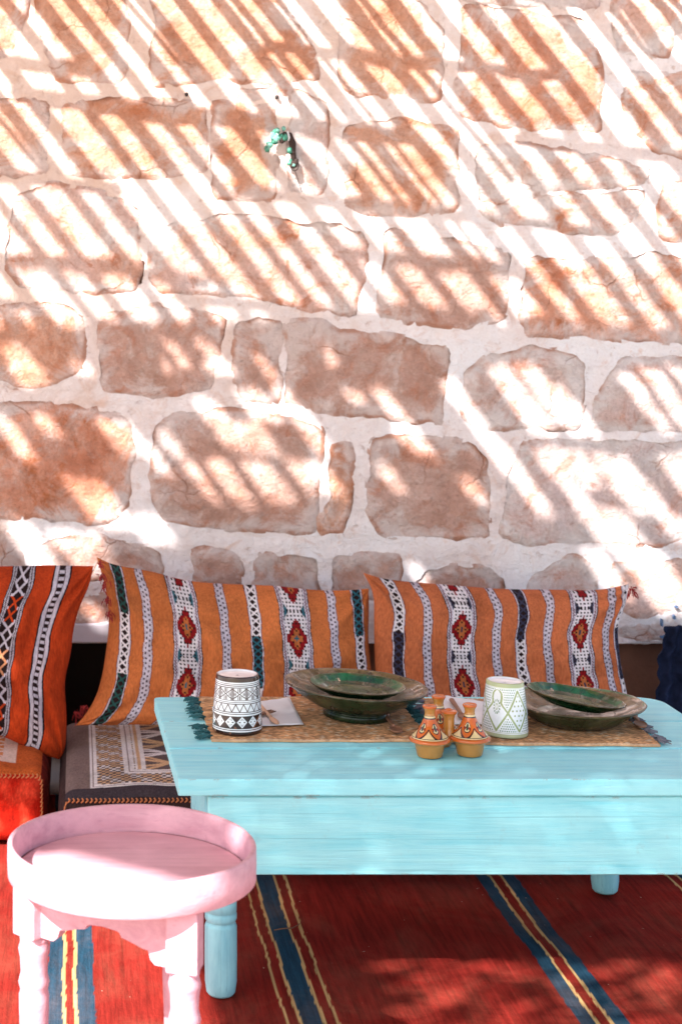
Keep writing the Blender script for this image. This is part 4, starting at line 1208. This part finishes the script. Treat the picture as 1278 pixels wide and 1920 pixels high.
def green_fn(T, v):
    c = np.empty((len(T), 3)); c[:] = WG
    put(c, v < .075, np.array([.46, .50, .27])); put(c, v > .915, np.array([.50, .55, .34]))
    put(c, np.abs(v - .905) < .012, WG); put(c, np.abs(v - .895) < .006, np.array([.5, .55, .38])); put(c, np.abs(v - .092) < .004, np.array([.6, .64, .48]))
    q = (v - .095) / .79
    zone = (q > 0) & (q < 1)
    n = 6
    s = T / (2 * np.pi) * n + .62; k = np.floor(s + .5); p = s - k
    even = (k % 2) == 0
    w_s = np.interp(q, [.04, .55, .97], [0, .5, 0]); w_o = np.interp(q, [.03, .055, .12, .22, .33, .40, .55, .97], [0, .12, .21, .22, .19, .27, .5, 0])
    W_ = np.where(even, w_o, w_s)
    put(c, zone & (np.abs(np.abs(p) - W_) < .048) & (q > .03) & (q < .99), OL)
    # dotted fillings
    gy = (q * 18) % 1 - .5; gx_ = (p * 11 + .5 * (np.floor(q * 18) % 2)) % 1 - .5
    dot = (gx_ ** 2 + (gy * .95) ** 2) < .085
    between = (np.abs(p) > W_ + .10)
    put(c, zone & between & dot, DOT)
    g2 = ((p * 5.2 + .5 * (np.floor(q * 9) % 2)) % 1 - .5) ** 2 * 1.0 + ((q * 9) % 1 - .5) ** 2
    put(c, zone & ~even & (np.abs(p) < W_ - .10) & (g2 < .045), OL * .9)
    rr = np.hypot(p / .16, (q - .42) / .17); an = (np.arctan2(p / .16, (q - .42) / .17) / (2 * np.pi) * 13) % 1
    put(c, zone & even & (np.abs(rr - .85) < .17) & (np.abs(an - .5) < .26), DOT)
    put(c, zone & even & (np.abs(rr - .35) < .16) & (np.abs((an * 2) % 1 - .5) < .2), OL)
    return c
cup('white cup painted with olive green lattice upside down on the right mat', 946, 1375, 42.5, 34.5, 100, green_fn, np.array([.5, .54, .32]), WG, (-.03, 0))

# ------------------------------------------------------------------ dishes
def dish(name, label, cx, cy, z, prof, zones, tilt=(0, 0), wob=None, cat='plate'):
    """zones: (radius fraction, colour) from the lip inwards over the top, then one colour for the underside"""
    V, Fc, T, K = lathe(prof, (cx, cy, z), 128, 110, tilt, wob)
    pr = resample(prof, 110); km = int(np.argmax(pr[:, 0])); rf = pr[:, 0] / pr[km, 0]
    col = np.empty((len(V), 3)); col[:] = zones[-1]
    wv = .02 * np.sin(T * 5 + cx * 40) + .015 * np.sin(T * 11)
    top = K >= km
    for rr, c in zones[:-1]: col[top & (rf[K] + wv * (rf[K] < .97) < rr)] = c
    col[np.abs(K - km) <= 1] = G_LIP
    drip = (~top) & (rf[K] > .62 + .10 * np.sin(T * 9 + 1) + .07 * np.sin(T * 4)); col[drip] = col[drip] * .5 + G_DK * .7
    o = mesh(name, V, Fc, DISH, base=(cx, cy, z), col=col)
    return tag(o, label, cat)
def irr(amp, n, seed, scal=0.0):
    def f(T, R, Z):
        e = np.sin(T * 3 + seed) * .5 + np.sin(T * 7 + 2 * seed) * .3 + np.sin(T * 13 + seed) * .2
        s = np.abs(np.sin(T * n / 2)) if n else 0
        Rm = R.max()
        return R * (1 + amp * e * (R / Rm) ** 2 + scal * (s - .6) * (R / Rm) ** 6), Z + amp * .25 * Rm * e * (R / Rm) ** 2
    return f
BY = F * (H - ZM) / (1343 - Y0); k = BY / F
BX = wx(668, BY)
bowl = [(0, .004), (.054, .004), (.056, 0), (.060, .001), (.060, .010), (.056, .013), (.075, .020), (.100, .034), (.122, .050), (.1275, .0535), (.1285, .056), (.1265, .058), (.121, .0565), (.104, .0475), (.085, .042), (.06, .034), (.03, .030), (0, .029)]
sc = 133 * k / .1285
bowl = [(r_ * sc, z_) for r_, z_ in bowl]
dish('bowl', 'wide footed green brown glazed bowl beneath the small plate', BX, BY, ZM, bowl, [(2, G_BR), (.90, G_BR * .8), (.70, G_OL), np.array([.014, .024, .008])], (-.05, 0), irr(.012, 0, 1.0), 'bowl')
def small_plate(r, d):
    return [(0, .003), (r * .55, .003), (r * .58, 0), (r * .62, .001), (r * .66, .004), (r * .85, d * .55), (r * .985, d * .93), (r, d), (r * .985, d + .002), (r * .955, d * .97), (r * .83, d * .52), (r * .74, d * .32), (r * .68, d * .26), (r * .585, d * .31), (r * .56, d * .25), (r * .40, d * .24), (r * .385, d * .29), (r * .365, d * .24), (r * .2, d * .24), (r * .185, d * .28), (r * .17, d * .24), (0, d * .23)]
dish('plate', 'small round green plate resting inside the footed bowl', BX + .001, BY - .004, ZM + .0385, small_plate(89 * k, .019), [(2, G_OL), (.95, G_EM), (.72, np.array([.070, .080, .026])), (.35, G_OL * .8), G_DK], (-.045, 0), irr(.010, 0, 2.0))
PY_ = F * (H - ZM) / (1354 - Y0); PXc = wx(1078, PY_); k2 = PY_ / F
pl = [(0, .002), (.062, .002), (.064, 0), (.069, .001), (.085, .010), (.108, .028), (.1225, .036), (.1245, .039), (.1225, .041), (.112, .037), (.092, .027), (.070, .018), (.05, .015), (0, .014)]
sc = 126 * k2 / .1245
pl = [(r_ * sc, z_ * .92) for r_, z_ in pl]
dish('plate', 'large round brown green plate lying on the right mat below another', PXc, PY_, ZM, pl, [(2, np.array([.07, .15, .06])), (.95, G_BR * 1.15), (.55, G_OL), np.array([.040, .034, .012])], (.0, 0), irr(.012, 0, 3.0))
dish('plate', 'small tilted green plate with scalloped chipped rim on the large plate', PXc - .0015, PY_ - .006, ZM + .030, small_plate(89 * k2, .018), [(2, G_OL), (.94, G_EM), (.74, np.array([.10, .10, .040])), (.4, G_OL), G_DK], (-.155, -.01), irr(.012, 22, 4.0, .03))

# ------------------------------------------------------------------ spice tagine set
TC = lin(184, 124, 54); TO = lin(200, 96, 28)
def tag_fn(T, v, rot):
    c = np.empty((len(T), 3)); c[:] = TO
    n = 5; p = ((T + rot) / (2 * np.pi) * n) % 1 - .5
    CR = lin(222, 196, 142); BK = lin(44, 26, 24)
    rr = np.hypot(p / .33, (v - .52) / .28)
    put(c, rr < .80, BK); put(c, rr < .66, CR)
    put(c, (np.hypot(p / .10, (v - .50) / .16) < 1), lin(60, 70, 60)); put(c, (np.hypot((np.abs(p) - .16) / .06, (v - .55) / .07) < 1), lin(150, 40, 24))
    w_ = np.abs(p) * 2
    put(c, (np.abs(v - (.98 - .45 * w_ ** 1.5)) < .05) & (v > .55), BK)
    put(c, (v > (1.02 - .40 * w_ ** 1.5)) & (v > .6), CR)
    put(c, (v > .93), BK); put(c, (v > .955), CR)
    put(c, v < .13, BK); put(c, v < .07, CR)
    return c
GLZ_T = GLAZE
def ring_pts(px, py, z):
    Yc = F * (H - z) / (py - Y0)
    return wx(px, Yc), Yc
LAx, LAy = ring_pts(805, 1419, TH); LBx, LBy = ring_pts(880, 1416, TH)
mid = np.array([(LAx + LBx) / 2, (LAy + LBy) / 2])
LCx, LCy = mid[0] - .004, mid[1] + .062
tset = thing('spice_set', (mid[0], mid[1] + .02, TH), 'orange painted spice set of three joined tagine pots on the table front', 'spice set')
pots = ((LAx, LAy, .3), (LBx, LBy, 1.1), (LCx, LCy, .7))
for (px_, py_, rot) in pots:
    pr = [(0, .002), (.0180, .002), (.0190, .0), (.0202, .002), (.0242, .021), (.026, .023), (.0318, .0245), (.0332, .0270), (.0318, .0302), (.0275, .031), (.025, .030), (.023, .020), (0, .018)]
    V, Fc, T, K = lathe(pr, (px_, py_, TH + .0008), 60, 60)
    zz = V[:, 2] - TH
    cc = np.tile(TC, (len(V), 1)); cc[zz > .0265] = TO
    pot = mesh('pot', V, Fc, GLAZE, tset, col=cc)
    pr = [(.0268, .0308), (.0290, .0312), (.0290, .0325), (.0252, .0360), (.0196, .0425), (.0142, .0510), (.0102, .0595), (.0082, .0655)]
    V, Fc, T, K = lathe(pr, (px_, py_, TH + .0008), 150, 70)
    v_ = 1 - (V[:, 2] - TH - .032) / .034
    lid = mesh('lid', V, Fc, GLAZE, tset, col=tag_fn(T, v_, rot))
    pr = [(.0085, .066), (.0078, .069), (.0085, .074), (.0112, .079), (.0114, .0805), (.0105, .082), (.007, .0805), (0, .0800)]
    V, Fc, T, K = lathe(pr, (px_, py_, TH + .0008), 40, 40)
    cc = np.tile(TC, (len(V), 1)); cc[(V[:, 2] - TH) > .0785] = TO
    mesh('knob', V, Fc, GLAZE, lid, col=cc)
cxm, cym = (LAx + LBx + LCx) / 3, (LAy + LBy + LCy) / 3
br = []
for (px_, py_, _) in pots:
    d = np.array([px_ - cxm, py_ - cym]); L = np.linalg.norm(d); d /= L
    br.append(tube([(cxm, cym, TH + .027), (cxm + d[0] * (L - .028), cym + d[1] * (L - .028), TH + .027)], [.010, .009], 12))
V, Fc = join(br)
mesh('bridge', V, Fc, GLAZE, tset, col=np.tile(TO, (len(V), 1)))
pr = [(.0, .018), (.011, .020), (.0105, .030), (.0085, .040), (.0085, .056), (.0095, .062), (.0128, .066), (.0132, .068), (.012, .0695), (.006, .070), (.0035, .0725), (0, .073)]
V, Fc, T, K = lathe(pr, (cxm + .004, cym - .004, TH), 40, 60)
cc = np.tile(TC, (len(V), 1)); cc[(V[:, 2] - TH) > .066] = TO
mesh('handle', V, Fc, GLAZE, tset, col=cc)

# ------------------------------------------------------------------ napkins and cutlery
PAPER = plain('white paper napkin', (.78, .78, .79), .9, .05)
def napkin(label, quad, seed, z=ZM):
    n = 24
    q = np.array([(wx(x_, F * (H - z) / (y_ - Y0)), F * (H - z) / (y_ - Y0)) for x_, y_ in quad])
    U, Vv = np.meshgrid(np.linspace(0, 1, n), np.linspace(0, 1, n), indexing='ij')
    U = U[..., None]; Vv = Vv[..., None]
    XY = (1 - U) * (1 - Vv) * q[0] + U * (1 - Vv) * q[1] + U * Vv * q[2] + (1 - U) * Vv * q[3]
    hz = np.array([[.0016 + .0022 * max(0, noise.noise(Vector((i * .25, j * .25, seed)))) for j in range(n)] for i in range(n)])
    top = np.concatenate([XY, (z + .0012 + hz)[..., None]], -1).reshape(-1, 3)
    bot = top.copy(); bot[:, 2] -= .0012
    f = [tuple(k_) for k_ in grid_faces(n, n)]; N0 = n * n
    ri = [i * n for i in range(n)] + [(n - 1) * n + j for j in range(1, n)] + [i * n + n - 1 for i in range(n - 2, -1, -1)] + [j for j in range(n - 2, 0, -1)]
    V = np.concatenate([top, bot])
    Fc = f + [tuple(k_ + N0 for k_ in g_[::-1]) for g_ in f] + [(ri[k_], ri[k_] + N0, ri[(k_ + 1) % len(ri)] + N0, ri[(k_ + 1) % len(ri)]) for k_ in range(len(ri))]
    c = top.mean(0)
    o = mesh('napkin', V, Fc, PAPER, base=(c[0], c[1], z))
    return tag(o, label, 'napkin')
napkin('white paper napkin lying flat beside the brown patterned cup', [(398, 1328), (543, 1311), (569, 1361), (402, 1366)], 1)
napkin('white paper napkin with pointed corner, behind the spice pots', [(817, 1305), (905, 1318), (912, 1360), (850, 1360)], 4)
SPW = plain('reddish cutlery wood', (.28, .13, .075), .5, .25, 30)
LW = plain('pale cutlery wood', (.60, .36, .22), .5, .2, 30)
def tp(px, py, z): 
    Yc = F * (H - z) / (py - Y0)
    return np.array([wx(px, Yc), Yc, z])
def utensil(name, label, cat, pa, pb, head, mt, zoff=.006, hl=.036, hw=.012):
    """handle from pa to pb, head carried on past pb"""
    a, b_ = tp(*pa, ZM + zoff), tp(*pb, ZM + zoff)
    d = (b_ - a) / np.linalg.norm(b_ - a); nrm = np.array([-d[1], d[0], 0]); upv = np.array([0, 0, 1.0])
    root = thing(name, tuple(a * .5 + b_ * .5 - np.array([0, 0, zoff])), label, cat)
    ts = np.linspace(0, 1, 10)
    V, Fc = tube([a + (b_ - a) * t for t in ts], .0033 + .0015 * (1 - ts), 10)
    cz = V[:, 2] - (ZM + zoff); V[:, 2] = ZM + zoff + cz * .7
    mesh('handle', V, Fc, mt, root)
    if head == 'spoon':
        n, mm = 20, 12; R_ = np.stack([d, nrm, upv], 1)
        c = b_ + d * (hl * .45)
        Ve, Fe = ellipsoid((0, 0, 0), (hl / 2, hw, .0055), None, 20, 12)
        up_ = Ve[:, 2] > 0
        Ve[up_, 2] = -Ve[up_, 2] * .55 + .0012     # hollow of the bowl
        Ve = Ve @ R_.T + c
        mesh('spoon_bowl', Ve, Fe, mt, root)
    elif head == 'fork':
        Vb, Fb = tube([b_ - d * .002, b_ + d * .008, b_ + d * .016], [.004, .0075, .0078], 10); Vb[:, 2] = ZM + zoff + (Vb[:, 2] - ZM - zoff) * .4
        prts = [(Vb, Fb)]
        for s in (-1, 0, 1):
            p0 = b_ + d * .014 + nrm * .0055 * s
            prts.append(tube([p0, p0 + d * .012 + upv * .001, p0 + d * .024 + upv * .002], [.0018, .0017, .0009], 7))
        Vv_, Ff = join(prts)
        mesh('fork_head', Vv_, Ff, mt, root)
    elif head == 'blade':
        Ve, Fe = ellipsoid((0, 0, 0), (hl / 2, hw, .0022), None, 18, 10)
        R_ = np.stack([d, nrm, upv], 1)
        mesh('knife_blade', Ve @ R_.T + b_ + d * hl * .42, Fe, mt, root)
    return root
utensil('wooden_knife', 'pale wooden knife lying on the napkin beside the brown cup', 'knife', (486, 1322), (508, 1345), 'blade', LW, .0075, .052, .0065)
utensil('wooden_fork', 'reddish wooden fork poking out from behind the brown cup', 'fork', (455, 1345), (482, 1340), 'fork', SPW, .0075)
utensil('wooden_spoon', 'dark wooden spoon lying beside the foot of the bowl', 'spoon', (722, 1340), (738, 1361), 'spoon', SPW, .0065, .042, .0105)
utensil('wooden_spoon', 'dark wooden spoon between the large plate and the grey tassels', 'spoon', (1186, 1338), (1196, 1352), 'spoon', SPW, .0065, .042, .0105)
utensil('wooden_spoon', 'reddish wooden spoon lying on the napkin behind the spice pots', 'spoon', (846, 1312), (864, 1338), 'spoon', SPW, .0075, .036, .009)

# ------------------------------------------------------------------ pink stool
SH = .42
SY = F * (H - SH) / (1577 - Y0); SX = wx(247, SY); SR = 232.5 * SY / F
stool = thing('stool', (SX, SY, 0), 'round pink painted stool with raised rim, standing in front of the table', 'stool')
zb = SH - .0405
pr = [(SR - .018, zb), (SR - .002, zb), (SR, zb + .002), (SR + .0004, zb + .02), (SR, SH - .0012), (SR - .0012, SH), (SR - .0050, SH), (SR - .0064, SH - .0015), (SR - .0085, SH - .034)]
def wob(T, R, Z): return R * (1 + .003 * np.sin(T * 2 + 1)), Z + .0008 * np.sin(T * 3)
V, Fc, _, _ = lathe(pr, (SX, SY, 0), 120, None, None, wob); mesh('tray_rim', V, Fc, PINK, stool)
for o in (bpy.data.objects[-1],): pass
pr = [(0, zb + .004), (SR - .012, zb + .004), (SR - .0115, zb + .006), (SR - .012, zb + .0075), (0, zb + .0075)]
V, Fc, _, _ = lathe(pr, (SX, SY, 0), 120); mesh('tray_floor', V, Fc, PINK, stool, smooth=False)
LR = .118 * SR / .15
zblk = .307
legs = []
for an in (-61, -181, 59):
    a = math.radians(an)
    lx, ly = SX + LR * math.cos(a), SY + LR * math.sin(a)
    legs.append((lx, ly, a))
for lx, ly, a in legs:
    q = .0185
    V, Fc = box(-q, q, -q, q, zblk, zb - .0005, .002, 2); V = np.array(V)
    # blocks turned to sit square between the two aprons
    t = a + math.radians(45 + (0))
    c_, s_ = math.cos(t), math.sin(t)
    V = np.stack([lx + V[:, 0] * c_ - V[:, 1] * s_, ly + V[:, 0] * s_ + V[:, 1] * c_, V[:, 2]], -1)
    mesh('leg_block', V, Fc, PINK, stool, smooth=False)
    lp = [(0, 0), (.011, 0), (.0125, .003), (.0125, .03), (.0150, .036), (.0125, .042), (.0135, .06), (.0155, .14), (.0180, .215), (.0182, .235), (.0165, .241), (.0180, .246), (.0188, .250), (.0175, .256), (.0160, .262), (.0170, .280), (.0185, .287), (.0190, .291), (.0175, .296), (.0165, .300), (.0178, zblk - .0004), (0, zblk - .0004)]
    V, Fc, _, _ = lathe(lp, (lx, ly, 0), 40); mesh('leg', V, Fc, PINK, stool)
for i in range(3):
    (ax_, ay_, _), (bx_, by_, _) = legs[i], legs[(i + 1) % 3]
    a = np.array([ax_, ay_]); b_ = np.array([bx_, by_]); d = b_ - a; L = np.linalg.norm(d); d /= L
    nrm = np.array([d[1], -d[0]])
    if nrm @ ((a + b_) / 2 - np.array([SX, SY])) < 0: nrm = -nrm
    n = 60; s = np.linspace(.016, L - .016, n)
    t = (s - s[0]) / (s[-1] - s[0]); e = np.minimum(t, 1 - t)
    low = np.interp(e, [0, .10, .135, .15, .20, .30, .36, .375, .5], [zblk + .002, zblk + .001, zblk + .006, zblk + .016, zblk + .017, zblk + .022, zblk + .024, zblk + .030, zblk + .032])
    off0, off1 = nrm * .010, nrm * -.008
    V = []
    for (of) in (off0, off1):
        for k_ in range(n): 
            p = a + d * s[k_] + of; V.append((p[0], p[1], low[k_]))
        for k_ in range(n):
            p = a + d * s[k_] + of; V.append((p[0], p[1], zb - .0006))
    Fc = []
    for k_ in range(n - 1):
        Fc += [(k_, k_ + 1, n + k_ + 1, n + k_), (2 * n + k_ + 1, 2 * n + k_, 3 * n + k_, 3 * n + k_ + 1), (k_ + 1, k_, 2 * n + k_, 2 * n + k_ + 1), (n + k_, n + k_ + 1, 3 * n + k_ + 1, 3 * n + k_)]
    Fc += [(0, n, 3 * n, 2 * n), (n - 1, 3 * n - 1, 4 * n - 1, 2 * n - 1)]
    o = mesh('apron', V, Fc, PINK, stool, smooth=False)
    bm = bmesh.new(); bm.from_mesh(o.data); bmesh.ops.recalc_face_normals(bm, faces=bm.faces); bm.to_mesh(o.data); bm.free()

# ------------------------------------------------------------------ small things on the wall and rug
YN = YW - .02
orn = thing('bead_hanging', P(545, 260, YN), 'small hanging of green beads and dark knotted twine pinned to the wall', 'hanging')
GB = plain('green glass bead', (.05, .22, .15), .25, .45, 120)
GBL = plain('pale green bead', (.16, .42, .33), .3, .3, 120)
TW = plain('dark twine', (.035, .018, .014), .9)
for (cx_, cy_, n_, sp_, mts) in ((519, 255, 15, 10, (GB, GB, GBL)), (507, 271, 7, 6, (GBL, GBL, GB)), (535, 259, 5, 5, (GB, TW)), (550, 305, 8, 6, (GB, GBL, TW)), (547, 286, 4, 4, (TW, GB))):
    for k_ in range(n_):
        r_ = rng.uniform(3.0, 6.5)
        V, Fc = ellipsoid(P(cx_ + rng.normal(0, sp_ * .55), cy_ + rng.normal(0, sp_ * .65), YN - rng.uniform(0, .010)), (r_ * S * rng.uniform(.7, 1.2), r_ * S * .8, r_ * S * rng.uniform(.7, 1.2)), None, 9, 6, .45)
        mesh('bead', V, Fc, mts[k_ % len(mts)], orn, smooth=bool(k_ % 2))
V, Fc = tube([P(x_, y_, YN) for x_, y_ in ((520, 258), (533, 250), (543, 252), (548, 268), (549, 285), (551, 305))], [.004, .0045, .006, .0085, .007, .007], 10); mesh('twine', V, Fc, TW, orn)
lp = [P(552 + 8 * math.cos(t), 310 + 10 * math.sin(t), YN - .004) for t in np.linspace(0, 2 * math.pi, 16)]
V, Fc = tube(lp, .0014, 6); mesh('loop', V, Fc, TW, orn)
V, Fc = tube([P(552, 318, YN), P(559, 338, YN + .003), P(566, 360, YN + .003)], .0009, 6); mesh('loose_end', V, Fc, TW, orn)
V, Fc = tube([P(539, 246, YN - .010), P(542, 258, YN - .011), P(540, 264, YN - .009)], .0022, 8); mesh('wire', V, Fc, plain('bright wire', (.75, .75, .75), .3), orn)
IRON = plain('rusty iron', (.03, .022, .02), .7)
for (a, b_, lb) in ((350, 177, 'dark nail head in the pale joint left of the green beads'), (519, 182, 'dark nail head in the wall right above the green beads')):
    V, Fc = ellipsoid(P(a, b_, YW - .006), (.005, .010, .005), None, 10, 6, .15)
    tag(mesh('nail', V, Fc, IRON, base=P(a, b_, YW)), lb, 'nail')
tw = [(514, 1744), (530, 1741), (548, 1740), (562, 1732)]
V, Fc = tube([(wx(a, floor_y(b_, .003)), floor_y(b_, .003), .003) for a, b_ in tw], [.0009, .0012, .0011, .0007], 6)
tag(mesh('twig', V, Fc, plain('dry twig', (.20, .09, .05), .9), base=(wx(530, 2.75), 2.75, 0)), 'thin dry twig lying across a blue rug band beside the table leg', 'twig')
